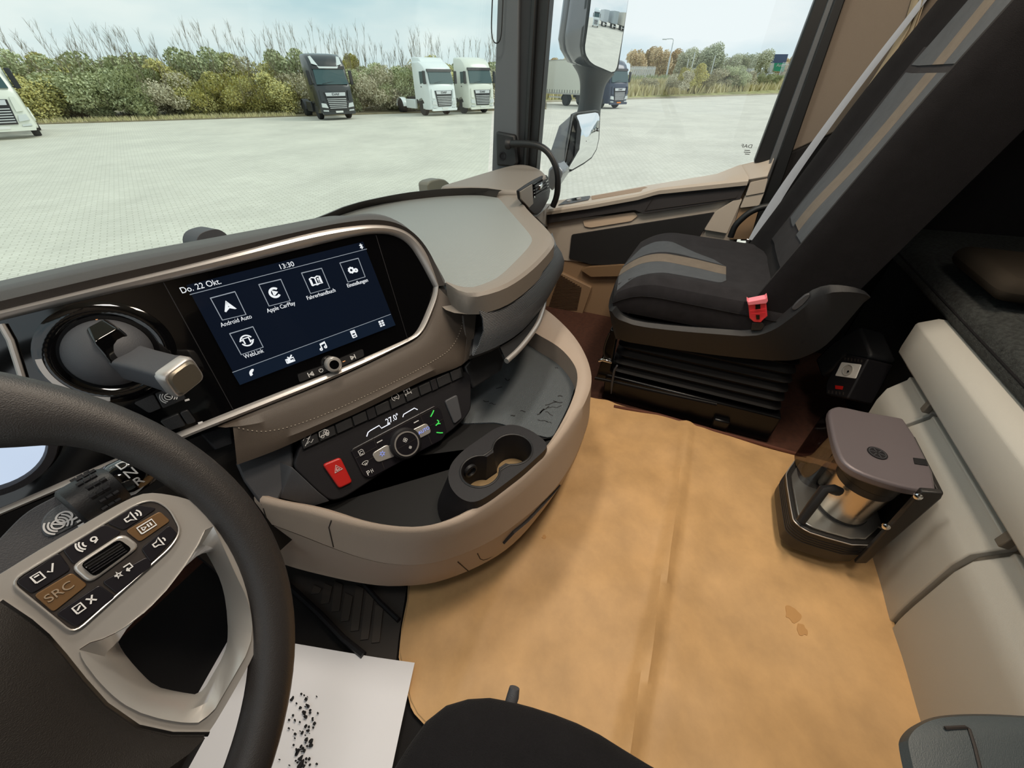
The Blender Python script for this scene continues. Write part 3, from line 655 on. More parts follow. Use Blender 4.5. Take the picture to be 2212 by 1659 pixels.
for (x, y), ic, w_ in (((610,1195), [c2(.35,-.35,.9,100,200), c2(.35,-.35,.7,100,200), [(.1,.6),(.45,.45)], [(-.6,-.6),(-.45,-.2)]], .0028),
    ((907,1092), [[(-.9,-.7),(-.9,.2),(.9,.2),(.9,-.7),(-.9,-.7)], [(-.7,-.4),(.7,-.4)], [(-.7,-.1),(.1,-.1)], [(.1,.2),(.8,.9)], [(.1,.2),(-.3,.7)]], .0022),
    ((1172,985), [[(-.5,-.6),(-.5,.7),(.7,.9),(.7,-.4)], c2(-.75,-.65,.25), c2(.45,-.45,.25), [(-.5,.45),(.7,.65)]], .002),
    ((1415,890), [[(-.5,-.9),(-.5,.9),(.5,.9),(.5,-.9),(-.5,-.9)], [(-.4,.35),(.4,.35)], [(-.4,-.35),(.4,-.35)], [(-.45,.7),(.45,.7)]], .0022),
    ((1638,806), [[(-.7,.6),(-.1,.6)], [(.1,.6),(.7,.6)], [(-.7,.0),(-.1,.0)], [(.1,.0),(.7,.0)], [(-.7,-.6),(-.1,-.6)], [(.1,-.6),(.7,-.6)]], .0032)):
    icon(ts, SP(*f2(x, y), .0019), S_EX, S_EY, S_N, ic, .0072, MT['icon'], w_, 'menu_icon')
mk = obj('media_keys', prism(rounded([SP(*f2(*p), .002) for p in ((968,1215),(1150,1150),(1490,1010),(1500,1065),(1340,1140),(985,1275))], .003), -S_N*.003), MT['black'], ts)
icon(mk, SP(*f2(1075, 1210), .0025), S_EX, S_EY, S_N, [[(-.8,-.8),(-.8,.8)], [(.7,-.7),(-.5,0),(.7,.7),(.7,-.7)], [(.5,-.3),(0,0),(.5,.3)]], .0055, MT['printw'], .0016)
icon(mk, SP(*f2(1155, 1180), .0025), S_EX, S_EY, S_N, [c2(0,0,.8,120,420), [(0,.2),(0,1)]], .0042, MT['printw'], .0011)
icon(mk, SP(*f2(1408, 1075), .0025), S_EX, S_EY, S_N, [[(.8,-.8),(.8,.8)], [(-.7,-.7),(.5,0),(-.7,.7),(-.7,-.7)], [(-.5,-.3),(0,0),(-.5,.3)]], .0055, MT['printw'], .0016)
icon(mk, SP(*f2(1338, 1108), .0025), S_EX, S_EY, S_N, [[(-1,0),(1,0)]], .0025, MT['ledo'], .0012)
kc_ = SP(*f2(1240, 1128), .0)
vk = obj('volume_knob', lathe([(.0135, 0), (.0145, .004), (.0145, .016), (.012, .0195), (.0085, .020)], kc_, S_N, S_EX, 36, False), MT['silver'], ts)
obj('knob_face', lathe([(.0088, .0185), (.001, .0188)], kc_, S_N, S_EX, 30), MT['piano'], vk)

# ================================================================ BRAKE LEVER IN THE FACE
bl = thing('brake_lever', 'round grey dial with a chunky lever capped in silver on gloss face', 'lever', on(236, 764, S(0)))
bc = on(238, 762, S(0))
obj('ring', lathe([(.072, 0), (.072, .003), (.066, .006), (.052, .005), (.047, .001)], bc, S_N, S_EX, 56), MT['piano'], bl)
obj('ring_scale', strokes([[bc + S_N*.006 + (S_EX*math.cos(a) + S_EY*math.sin(a))*.066 for a in [math.radians(165+80*k/20) for k in range(21)]]], S_N, .006, .001), MT['chrome'], bl)
dome = [(.047*math.cos(a), .002+.038*math.sin(a)) for a in [k*math.pi/2/9 for k in range(9)]] + [(.001, .040)]
obj('dome', lathe(dome, bc, S_N, S_EX, 48), MT['slate'], bl)
tip = on(397, 815, S(.085))
st_ = on(272, 778, S(.016)); ax = (tip - st_).normalized()
sx_ = (S_EX - ax*S_EX.dot(ax)).normalized(); sy_ = ax.cross(sx_)
def sec(p, a, b, r=.006): return rounded([p - sx_*a - sy_*b, p + sx_*a - sy_*b, p + sx_*a + sy_*b, p - sx_*a + sy_*b], r, 3)
le = (tip - st_).length
obj('lever_arm', loft([sec(st_, .022, .017), sec(st_ + ax*le*.4, .0205, .018), sec(st_ + ax*le*.75, .021, .019), sec(tip - ax*.012, .0225, .021)], True), MT['slate'], bl, bevel=.001)
obj('lever_cap', loft([sec(tip - ax*.014, .023, .0215, .009), sec(tip - ax*.002, .024, .0225, .010), sec(tip + ax*.003, .022, .0205, .010)], True), MT['chrome'], bl, bevel=.001)
obj('cap_face', loft([sec(tip + ax*.0025, .021, .0195, .011), sec(tip + ax*.006, .0185, .017, .012)], True), mat('cap_grey', '7a7468', .35, .5), bl)
obj('lever_slot', loft([sec(on(212, 706, S(.022)), .014, .006), sec(on(240, 735, S(.034)), .018, .010), sec(st_ + ax*.012, .0215, .0165)], True), MT['piano'], bl, bevel=.002)
for u, v in ((203, 677), (207.5, 688)): obj('status_light', prism([on(u-4,v,S(.001)), on(u,v-3,S(.001)), on(u+5,v+1,S(.001)), on(u+1,v+4,S(.001))], S_N*.0006), MT['ledo'], bl)
for i, q in enumerate(([(288,871),(332,851),(349,882),(322,893)], [(334,850),(386,834),(402,862),(352,883)], [(345,910),(385,893),(402,919),(366,931)], [(388,892),(405,885),(424,911),(405,918)])):
    k = tag(obj('push_button', prism(rounded(L(q, S(.0045)), .003), -S_N*.008), MT['black'], bevel=.0012), ['black blank push button under the dial, first of the upper row', 'black push button with a white round symbol under the silver lever cap', 'black blank push button in the lower row beneath the dial', 'short black push button in the lower row next to a white tick'][i], 'button')
    if i == 1: icon(k, on(364, 857, S(.005)), S_EX, S_EY, S_N, [c2(0,0,.45), c2(0,0,.75,-60,60), c2(0,0,.75,120,240), c2(0,0,1,-50,50), c2(0,0,1,130,230), [(-.2,.2),(.2,-.2)]], .010, MT['printw'], .0013)
for u, v in ((404, 864), (433, 913)): obj('face_tick', strokes([[on(u-5, v+1.5, S(-.0015)), on(u+5, v-1.5, S(-.0015))]], S_N, .003), MT['printw'], dash)

# ================================================================ STEERING WHEEL
sw = thing('steering_wheel', 'dark leather steering wheel with satin silver spoke and keypad', 'steering wheel', W_O - V((0,0,.18)))
R_ = .215
rings = []
NS = 120
for i in range(NS):
    a = 2*math.pi*i/NS; d = W_EX*math.cos(a) + W_EY*math.sin(a)
    deg = math.degrees(a)
    bul = math.exp(-((deg-35)/9)**2) + math.exp(-((deg-145)/9)**2)      # thumb rests
    low = 1 if 200 < deg < 340 else 0
    ri, ro, rt_ = .018 + .016*bul, .0165, .0175
    c_ = W_O + d*R_
    ring = []
    for k in range(16):
        t = 2*math.pi*k/16; x, y = math.cos(t), math.sin(t)
        ring.append(c_ + d*(x*(ro if x > 0 else ri)) + W_N*(y*rt_))
    rings.append(ring)
obj('rim', loft(rings, True, False, True), MT['wheel'], sw)
WPX = lambda u, v, o=0: on(u, v, WP(o))
g2 = lambda x, y: (x*.5299, 780 + y*.5299)
# silver spoke: flat bezel round the keypad and a bevelled ring round the opening
OUT = [(0,870),(150,776),(300,690),(450,602),(560,545),(620,535),(690,545),(760,560),(880,610),(925,680),(965,775),(1000,860),(1030,935),(1052,1010),(1058,1080),(1040,1190),(985,1290),(925,1395),(880,1470),(850,1520),(700,1520),(560,1490),(430,1400),(340,1300),(260,1200),(190,1120),(120,1060),(0,980),(-200,900),(-200,990)]
OPN = [(840,762),(880,830),(915,905),(935,990),(945,1130),(930,1200),(880,1290),(830,1375),(740,1362),(640,1340),(560,1260),(500,1185),(470,1120),(480,1085),(600,980),(720,868)]
RDG = [(858,650),(905,745),(960,870),(1005,960),(1032,1060),(1020,1170),(945,1300),(842,1478),(690,1470),(530,1420),(420,1330),(318,1195),(330,1160),(470,1120),(640,985),(790,790)]
outp = [WPX(*g2(*p), .006) for p in OUT]; opn = resample(smooth([WPX(*g2(*p), -.022) for p in OPN], 1, True), 64, True)
rdg = resample(smooth([WPX(*g2(*p), .008) for p in RDG], 1, True), 64, True)
k0 = min(range(64), key=lambda k: (rdg[k]-opn[0]).length)
rdg = rdg[k0:] + rdg[:k0]
mdl = [a.lerp(b, .45) + W_N*.004 for a, b in zip(rdg, opn)]
obj('opening_bevel', loft([rdg, mdl, opn, [p - W_N*.01 for p in opn]], True, False), MT['silver'], sw)
# bezel plate with the opening cut out
oc = resample(smooth(outp, 1, True), 96, True)
def plate_with_hole(outer, hole, nrm, th):
    """fill between two closed loops (nearest-start aligned) plus side walls"""
    n = len(outer); h = resample(hole, n, True)
    bm = bmesh.new(); ov = [bm.verts.new(p) for p in outer]; hv_ = [bm.verts.new(p) for p in hole]
    eo = [bm.edges.new((ov[i], ov[(i+1) % len(ov)])) for i in range(len(ov))]
    eh = [bm.edges.new((hv_[i], hv_[(i+1) % len(hv_)])) for i in range(len(hv_))]
    r = bmesh.ops.triangle_fill(bm, edges=eo+eh, use_beauty=True)
    fs = [f for f in bm.faces]
    ext = bmesh.ops.extrude_face_region(bm, geom=fs)
    bmesh.ops.translate(bm, verts=[e for e in ext['geom'] if isinstance(e, bmesh.types.BMVert)], vec=nrm*-th)
    bm.verts.index_update(); out = ([p.co.copy() for p in bm.verts], [tuple(q.index for q in g.verts) for g in bm.faces]); bm.free(); return out
obj('spoke_bezel', plate_with_hole(oc, [p - W_N*.002 for p in rdg], W_N, .012), MT['silver'], sw)
obj('bezel_edge', tube([WPX(*g2(*p), .0065) for p in ((0,980),(120,1060),(190,1120),(260,1200),(340,1300),(430,1400),(560,1490),(700,1520),(850,1520))], .0016, 6), MT['bright'], sw)
def mirw(p): q = V(p) - W_O; return W_O + q - W_EX*2*q.dot(W_EX)
obj('opening_bevel', loft([[mirw(p) for p in r_] for r_ in (rdg, mdl, opn)], True, False), MT['silver'], sw)
pv_, pf_ = plate_with_hole(oc, [p - W_N*.002 for p in rdg], W_N, .012); obj('spoke_bezel', ([mirw(p) for p in pv_], pf_), MT['silver'], sw)
# keypad
kp = obj('keypad', prism(rounded([WPX(*g2(*p), .008) for p in ((40,900),(560,580),(630,565),(690,600),(738,690),(700,755),(300,1112))], .006, 4), -W_N*.004), MT['seam'], sw, bevel=.001)
obj('keypad_edge', tube(rounded([WPX(*g2(*p), .0085) for p in ((40,900),(560,580),(630,565),(690,600),(738,690),(700,755),(300,1112))], .006, 4), .0007, 6, True), MT['silver'], sw)
KEYS = [('keyblack', [(437,660),(560,585),(640,600),(505,690)]), ('keybrown', [(512,692),(652,612),(695,652),(570,738)]), ('keyblack', [(575,765),(690,668),(725,705),(615,822)]), ('keyblack', [(255,770),(425,665),(497,697),(300,830)]),
        ('keyblack', [(62,900),(240,780),(290,850),(130,950)]), ('keybrown', [(137,955),(292,862),(358,912),(217,1025)]), ('keyblack', [(227,1030),(405,912),(473,960),(310,1085)]), ('keyblack', [(415,900),(600,797),(622,832),(478,950)])]
kobs = []
for m_, q in KEYS: kobs.append(obj('key', prism(rounded([WPX(*g2(*p), .0092) for p in q], .002, 3), -W_N*.004), MT[m_], sw, bevel=.0012))
# direction of the rows of keys
kx = (WPX(*g2(585, 590)) - WPX(*g2(70, 890))).normalized(); ky = W_N.cross(kx)
KI = {0: ((543,632), [[(-1,-.3),(-1,.3),(-.5,.3),(0,.8),(0,-.8),(-.5,-.3),(-1,-.3)], c2(0,0,.5,-40,40,5), c2(0,0,.9,-40,40,5)]), 1: ((598,674), [[(-1,-.6),(-1,.6),(1,.6),(1,-.6),(-1,-.6)], [(-.6,-.3),(-.6,.3),(-.1,0),(-.6,-.3)], [(.2,-.3),(.2,.3)], [(.55,-.3),(.55,.3)]]),
      2: ((650,738), [[(-.8,-.3),(-.8,.3),(-.3,.3),(.2,.8),(.2,-.8),(-.3,-.3),(-.8,-.3)], c2(.2,0,.5,-40,40,5)]), 3: ((368,740), [c2(.5,.2,.3), [(.3,-.4),(.8,-.1)], c2(-.2,.2,.5,130,230,5), c2(-.2,.2,.9,130,230,5), c2(-.2,.2,1.2,140,220,5)]),
      4: ((180,865), [[(-1.1,-.6),(-1.1,.5),(-.2,.5),(-.2,-.6),(-1.1,-.6)], [(-.9,.2),(-.4,.2)], [(.3,0),(.6,-.4),(1.2,.6)]]), 6: ((345,990), [[(-1.1,-.6),(-1.1,.5),(-.2,.5),(-.2,-.6),(-1.1,-.6)], [(-.9,-.2),(-.4,.2)], [(.4,-.5),(1.1,.5)], [(.4,.5),(1.1,-.5)]]),
      7: ((505,855), [[(-1.1,.1),(-.3,.1),(-.95,-.5),(-.7,.5),(-.45,-.5),(-1.1,.1)], [(.2,.5),(1,.5),(1,-.2),(.3,-.2)], [(.5,.1),(.25,-.2),(.5,-.5)]])}
for i, (c_, ic) in KI.items(): icon(kobs[i], WPX(*g2(*c_), .0096), kx, ky, W_N, ic, .0046, MT['printw'], .0009)
text('SRC', WPX(*g2(243, 940), .0096), kx, ky, .0075, mat('src_print', '8d7c68', .5), kobs[5])
rf = [WPX(*g2(*p), .0105) for p in ((285,840),(500,700),(575,755),(365,910))]; rc = sum(rf, V())/4
obj('roller_frame', prism(rounded(rf, .005, 4), -W_N*.008), MT['silver'], sw, bevel=.0015)
obj('roller_well', prism(rounded([rc + (p-rc)*.74 + W_N*.0006 for p in rf], .003, 3), -W_N*.002), MT['piano'], sw)
ro_ = obj('roller', tube([rc - kx*.0105 - W_N*.0025, rc + kx*.0095 - W_N*.0025], .0052, 18), MT['piano'], sw)
for k in range(-2, 3): obj('roller_ridge', box(rc - kx*.0005 + ky*k*.0018 + W_N*(.0026 - abs(k)*.0004), (.019, .0007, .0008), kx, ky, W_N), MT['dgrey'], ro_)
# airbag cover
AB = [(-200,1000),(0,984),(120,1066),(190,1128),(255,1205),(335,1306),(425,1406),(555,1496),(690,1530),(830,1530)]
ab = [WPX(*g2(*p), .006) for p in AB]
abl = [W_O + W_EX*((p-W_O).dot(W_EX)) + W_EY*((p-W_O).dot(W_EY)) + W_N*.006 for p in ab]
loc = [((p-W_O).dot(W_EX), (p-W_O).dot(W_EY)) for p in abl]
shape = loc + [(-.02 + .07*math.cos(a), -.135 + .05*math.sin(a)) for a in (-.5, -1.2, -1.9)]
ctr = (-.03, -.05)
rr = []
for s, h in ((1, .0), (1, .010), (.93, .020), (.75, .030), (.4, .038), (.05, .041)):
    pts = [W_O + W_EX*(ctr[0]+(x-ctr[0])*s) + W_EY*(ctr[1]+(y-ctr[1])*s) + W_N*h for x, y in shape] + [W_O + W_EX*(ctr[0]+(-x-.0-ctr[0])*s) + W_EY*(ctr[1]+(y-ctr[1])*s) + W_N*h for x, y in reversed(shape[:10])]
    rr.append(pts)
print('airbag', loc)
obj('airbag_cover', loft(rr, True), MT['airbag'], sw)
lowsp = [(.03,-.20),(.07,-.185),(.06,-.12),(-.06,-.12),(-.07,-.185),(-.03,-.20)]
obj('lower_spoke', prism([W_O + W_EX*x + W_EY*y + W_N*.0 for x, y in lowsp], -W_N*.012), MT['airbag'], sw, bevel=.003)
obj('column', tube([W_O - W_N*.03, W_O - W_N*.28 + V((0,.05,-.05))], .045, 20), MT['black'], sw)

# column stalk behind the wheel
sk = thing('column_stalk', 'dark grey column stalk behind steering wheel with ribbed gear knob', 'stalk', WPX(150, 1110, -.07))
SKP = lambda x, y, o=-.06: WPX(*g2(x, y), o)
obj('stalk_body', prism(rounded([SKP(*p) for p in ((-60,790),(20,700),(110,610),(240,545),(330,480),(470,402),(505,420),(520,520),(420,600),(380,640),(240,760),(60,900),(-60,950))], .008), -W_N*.03), MT['slate'], sk, bevel=.006, seg=3)
obj('stalk_plate', prism(rounded([SKP(*p, -.0585) for p in ((165,650),(210,600),(340,545),(385,610),(330,660),(200,725),(170,700))], .006), -W_N*.004), MT['pillar'], sk, bevel=.001)
ka, kb_ = SKP(362, 562, -.055), SKP(452, 510, -.055)
kd = (kb_-ka).normalized()
kn_ = obj('gear_knob', tube([ka - kd*.012, ka - kd*.010, ka, kb_, kb_ + kd*.004], [.015, .0175, .018, .018, .016], 28), MT['black'], sk)
for i in range(16):
    a = 2*math.pi*i/16; u_ = W_N*math.cos(a) + kd.cross(W_N)*math.sin(a)
    for q in range(3):
        f0 = (q + .5*(i % 2))/3.4; f1 = f0 + .24
        obj('knob_rib', tube([ka.lerp(kb_, f0) + u_*.018, ka.lerp(kb_, min(f1, .98)) + u_*.018], .0021, 6), MT['dgrey'], kn_)
ke, kf = kb_ + kd*.004, kb_ + kd*.022
ks = obj('selector', tube([ke, ke + kd*.003, kf, kf + kd*.004], [.0155, .0165, .016, .013], 28), MT['piano'], sk)
up_ = (W_N*.8 + kd.cross(W_N)*.2).normalized()
for ch, a in (('R', .50), ('N', -.05), ('D', -.60)):
    u_ = (W_N*math.cos(a) + kd.cross(W_N)*math.sin(a)).normalized(); yv = u_.cross(kd)
    text(ch, (ke+kf)/2 + u_*.0168, kd, yv, .0105, MT['printw'], ks, mirror=False)
text('OFF', SKP(302, 612, -.057), (SKP(340,590)-SKP(260,645)).normalized(), W_N.cross((SKP(340,590)-SKP(260,645)).normalized()), .013, MT['printw'], sk)
icon(sk, SKP(237, 665, -.057), kx, ky, W_N, [c2(0,0,.5), c2(0,0,.75,-60,60), c2(0,0,.75,120,240), c2(0,0,1.05,-50,50), c2(0,0,1.05,130,230), [(-.4,.4),(.4,-.4)]], .0068, MT['printw'], .0011)
icon(sk, SKP(335, 645, -.057), kx, ky, W_N, [[(-.8,.6),(.8,.6)], [(0,.6),(0,-.6)], [(-.6,0),(.6,0)], [(-.8,-.6),(.8,-.6)]], .0055, MT['printw'], .0015)

# ================================================================ FLOOR COVER, FOOTWELL, PAPER
def fold(x, y):
    z = .010
    fx = -.163 + .05*(x-.1)**2 - .02*x
    z += .021*math.exp(-((y-fx)/.016)**2) * (1 - .5*max(0, x)/.45)
    z += .004*math.exp(-((y-(fx-.045))/.03)**2)
    dgl = (y - .19 + .18*(x+.25)**2)
    z += .006*math.exp(-(dgl/.025)**2)
    z += .0045*math.sin(9*x+2)*math.sin(11*y+1) + .003*math.sin(19*x-9*y) + .0016*math.sin(41*x+29*y)
    return z
mx0 = [(.50,-.40),(.42,-.41),(.383,-.424),(.352,-.498),(.323,-.551),(.247,-.612),(.0,-.66),(-.62,-.70)]
def leftx(y):
    for (ya, xa), (yb, xb) in zip(mx0, mx0[1:]):
        if y >= yb: return xa + (xb-xa)*(ya-y)/(ya-yb)
    return mx0[-1][1]
rows = []
for j in range(97):
    y = .5 - 1.134*j/96; x0, x1 = leftx(y), .415
    rows.append([V((x0+(x1-x0)*i/96, y, fold(x0+(x1-x0)*i/96, y))) for i in range(97)])
floorm = mat('tan_floor_cover', 'c8a06e', .6, bump=.3, bs=45, var=.2, vs=9)
fm = tag(obj('floor_cover', sheet(rows, .004), floorm), 'creased tan floor cover spread between the two seats', 'floor mat')
obj('edge_binding', tube([V((leftx(.46-.9*k/40)+.004, .46-.9*k/40, fold(leftx(.46-.9*k/40), .46-.9*k/40)+.002)) for k in range(14)], .003, 6), mat('binding', 'a88a62', .8), fm)
stn_ = []
for u, v, r in ((1708, 1330, .019), (1728, 1362, .013), (1175, 1163, .007), (1790, 1260, .02)):
    p = on(u, v, ZP(.011)); rn = random.Random(u)
    stn_.append([V((p.x + r*rn.uniform(.6, 1.2)*math.cos(a), p.y + r*rn.uniform(.5, 1.0)*math.sin(a), 0)) for a in [k*.45 for k in range(14)]])
sg = []
for pl in stn_[:3]:
    pl = smooth(pl, 1, True); sg.append(prism([V((p.x, p.y, fold(p.x, p.y)+.0052)) for p in pl], (0,0,-.002)))
obj('stain', merge(*sg), mat('water_stain', 'b88b55', .5), fm, stuff=True)
pb = [(1325,881),(1420,899),(1548,936),(1740,990)]
tag(obj('carpet_edge', tube([p + V((.004,0,.004)) for p in L(pb, ZP(.01))], .006, 8), mat('carpet_piping', '5a3222', .8)), 'dark red-brown carpet piping along the passenger seat base', 'piping')
# driver footwell with a ribbed foot plate
struct('trim_3', prism([V((-1.1,.2,-.02)), V((-.40,.2,-.02)), V((-.30,.9,-.02)), V((-1.1,.9,-.02))], (0,0,.018)), MT['wdark'])
fp = thing('foot_plate', 'black ribbed footrest plate beside the tan cover under the tray', 'footrest', on(740, 1310, ZP(0)))
h2_ = lambda x, y, z=.012: on(560+x*.211, 1150+y*.211, ZP(z))
obj('plate', prism([h2_(*p) for p in ((180,250),(1000,470),(1510,560),(1430,1060),(1400,1320),(1060,1250),(620,800),(300,520))], (0,0,-.012)), mat('foot_rubber', '2e2926', .7), fp)
obj('raised_edge', tube([h2_(*p, .018) for p in ((270,520),(620,840),(860,1090),(1070,1260))], .012, 8, flat=.6), MT['dgrey'], fp)
obj('raised_edge', tube([h2_(*p, .018) for p in ((1060,520),(1240,720),(1430,900))], .009, 8, flat=.6), MT['dgrey'], fp)
for a_, b_ in (((560,540),(530,640)), ((670,520),(630,740)), ((775,500),(740,820)), ((880,620),(835,920)), ((990,540),(935,1020)), ((1095,620),(1035,1110)), ((1190,740),(1150,1140))):
    p, q = h2_(*a_), h2_(*b_); p2, q2 = h2_(a_[0]+85, a_[1]+40), h2_(b_[0]+85, b_[1]-10)
    obj('rib', prism([p, p2, q2, q], (0,0,.004)), mat('foot_rib', '3a332e', .6) if a_[0] == 560 else bpy.data.materials['foot_rib'], fp, bevel=.001)
pe = [V((-.663,.673,.018)), V((-.548,.283,.022)), V((-1.03,.10,.018)), V((-1.15,.49,.016))]
pap = []
for j in range(21):
    f = j/20
    pap.append([pe[0].lerp(pe[3], f).lerp(pe[1].lerp(pe[2], f), i/20) + V((0,0,.010*max(0,(i/20-.75))**1.5*4*(1-f)*.6 + .003*math.sin(6*f+i*.3))) for i in range(21)])
pm = tag(obj('paper_sheet', sheet(pap, .0005), MT['paper']), 'white paper sheet with black smudges lying in the driver footwell', 'paper')
rn = random.Random(11); dr = []
for k in range(80):
    u, v = rn.gauss(656, 14), rn.uniform(1498, 1655)
    if rn.random() < .25: u += rn.uniform(-40, 10)
    p = on(u, v, ZP(.0225)); s = abs(rn.gauss(0, .0016)) + .0004; a = rn.uniform(0, 3)
    dr.append(prism([p + V((math.cos(t+a)*s*rn.uniform(.5, 1.6), math.sin(t+a)*s*rn.uniform(.4, 1), .003)) for t in (0, 1, 2.1, 3.1, 4.2, 5.2)], (0,0,-.006)))
obj('smudge', merge(*dr), MT['ink'], pm, stuff=True)

# ================================================================ SEATS
def cushion(x0, x1, y0, y1, zt, zb, name, m, root, front_drop=.03, dome=.012, rad=.07, n=28):
    """rounded seat pad: plan outline with round front corners, domed top"""
    out = rounded([V((x0, y0, 0)), V((x1, y0, 0)), V((x1, y1, 0)), V((x0, y1, 0))], rad, 8)
    c = V(((x0+x1)/2, (y0+y1)/2, 0)); rings = []
    def z(p): 
        f = max(0, (p.y - (y1-.14))/.14); return zt - front_drop*f*f + dome*(1-((p.x-c.x)/((x1-x0)/2))**2)
    for s, dz in ((.97, None), (1.0, -.03), (1.0, -.075), (1.012, -.055), (1.01, -.030), (.99, -.010), (.95, -.001), (.8, 0), (.55, 0), (.25, 0), (.02, 0)):
        rings.append([V((c.x+(p.x-c.x)*s, c.y+(p.y-c.y)*s, zb if dz is None else (zb if dz == -.03 and len(rings) == 1 else 0) or z(V((c.x+(p.x-c.x)*s, c.y+(p.y-c.y)*s, 0)))+dz)) for p in out])
    return obj(name, loft(rings, True), m, root)
ps = thing('passenger_seat', 'dark fabric air-suspended passenger seat with grey and beige stripes', 'seat', (.66, -.15, 0))
X0, X1 = .425, .925
# cushion with boxed side
def seat_top(x, y):
    t = (y+.33)/.49; bol = max(0, abs((x-.675)/.25)-.55)/.45
    z = .492 - .012*(1-t) + .010*bol*(t < 1.1) 
    if t > .72: z -= .055*((t-.72)/.28)**2.2
    z -= .02*max(0, abs((x-.675)/.25)-.86)/.14
    return z
def fronty(x): return .150 + .028*(1-((x-.675)/.25)**2)
G = []; nx, ny = 40, 40
for j in range(ny+1):
    row = []
    for i in range(nx+1):
        x = X0 + (X1-X0)*i/nx; y = -.36 + (fronty(x)+.36)*j/ny; row.append(V((x, y, seat_top(x, y))))
    G.append(row)
per = [G[j][0] for j in range(ny+1)] + [G[ny][i] for i in range(1, nx+1)] + [G[j][nx] for j in range(ny-1, -1, -1)]
def rim_out(p, o, dz):
    d = V(((p.x-.675)/.25, max(0, (p.y+.1)/.26), 0)); d = V((d.x if abs(d.x) > .93 else d.x*.2, d.y if p.y > .05 else 0, 0)); 
    return V((p.x, p.y, 0)) + (d.normalized()*o if d.length > .3 else V()) + V((0, 0, p.z+dz))
skirt = [per, [rim_out(p, .006, -.012) for p in per], [rim_out(p, .008, -.03) for p in per], [V((rim_out(p, .006, 0).x, rim_out(p, .006, 0).y, .39)) for p in per], [V((p.x, p.y, .375)) for p in per]]
obj('cushion', merge(loft(G, False, False), loft(skirt, False, False)), MT['fabric'], ps)
sp_pts = [rim_out(p, .0085, -.034) for p in per]
obj('cushion_piping', tube(sp_pts[::2], .0022, 5), MT['fabblack'], ps)
def patch(px, nm, m, off=.0015):
    """panel sewn on the cushion top: outline by measured points, following the pad"""
    pts = [on(u, v, ZP(.487)) for u, v in px]
    a, b = px[:len(px)//2], px[len(px)//2:][::-1]
    A_, B_ = resample([on(u, v, ZP(.485)) for u, v in a], 24), resample([on(u, v, ZP(.485)) for u, v in b], 24)
    rows = []
    for f in [k/8 for k in range(9)]:
        rows.append([(lambda q: V((q.x, min(q.y, fronty(q.x)+.004), seat_top(q.x, min(q.y, fronty(q.x)+.004))+off)))(p.lerp(q, f)) for p, q in zip(A_, B_)])
    return obj(nm, sheet(rows, .003), m, ps)
patch([(1568,577),(1542,562),(1500,547),(1450,525),(1415,517),(1390,516), (1351,536),(1400,541),(1470,552),(1530,566),(1560,573),(1568,577)], 'grey_panel', MT['fabgrey'])
patch([(1568,577),(1500,562),(1430,550),(1380,541),(1356,539),(1349,541), (1343,557),(1385,560),(1450,571),(1510,582),(1550,591),(1568,594)], 'beige_stripe', MT['fabbeige'], .002)
patch([(1568,594),(1510,582),(1450,571),(1385,560),(1350,558),(1343,560), (1338,596),(1365,594),(1440,596),(1500,605),(1555,615),(1568,608)], 'grey_panel', MT['fabgrey'])
# plastic shell round the seat
sh_top = [(1331,662),(1340,680),(1373,694),(1460,704),(1548,710),(1620,715),(1663,702),(1705,668),(1747,631),(1770,620),(1795,614),(1834,618),(1866,626),(1878,638)]
sh_bot = [(1337,732),(1350,738),(1400,746),(1460,755),(1508,762),(1570,770),(1620,775),(1667,779),(1700,779),(1719,778),(1755,764),(1787,746),(1850,672),(1878,640)]
sa, sb = resample(smooth(L(sh_top, XP(.418)), 1), 40), resample(smooth(L(sh_bot, XP(.43)), 1), 40)
# wrap round the front to the far side
fa_, fb_ = [], []
for k in range(13):
    a = math.pi*k/12; x = .675 - .26*math.cos(a); y = .035*math.sin(a)
    fa_.append(V((x, sa[0].y + y*1.0, sa[0].z))); fb_.append(V((x, sb[0].y + y, sb[0].z)))
far_a = [V((.935, p.y, p.z)) for p in sa[1:]]; far_b = [V((.925, p.y, p.z)) for p in sb[1:]]
ta = list(reversed(sa)) + fa_[1:] + far_a; tb = list(reversed(sb)) + fb_[1:] + far_b
cen = V((.675, -.15, 0))
inn = [p + V(((.675-p.x)*.10, (-.1-p.y)*.06, -.004)) for p in ta]
mid_ = [p.lerp(q, .12) + V(((p.x-.675)*.05, (.012 if p.y > .12 else 0), 0)) for p, q in zip(ta, tb)]
obj('seat_shell', loft([[p - V((0,0,.05)) for p in inn], inn, ta, mid_, [p.lerp(q, .5) + V(((p.x-.675)*.04, (.008 if p.y > .12 else 0), 0)) for p, q in zip(ta, tb)], tb, [p + V(((.675-p.x)*.12, 0, .0)) for p in tb]], False), MT['shell'], ps)
lv = L([(1709,668),(1720,654),(1740,637),(1750,634),(1748,643),(1733,660),(1718,671)], XP(.409))
obj('recline_lever', prism(rounded(lv, .006), (.008,0,0)), MT['slate'], ps, bevel=.002)
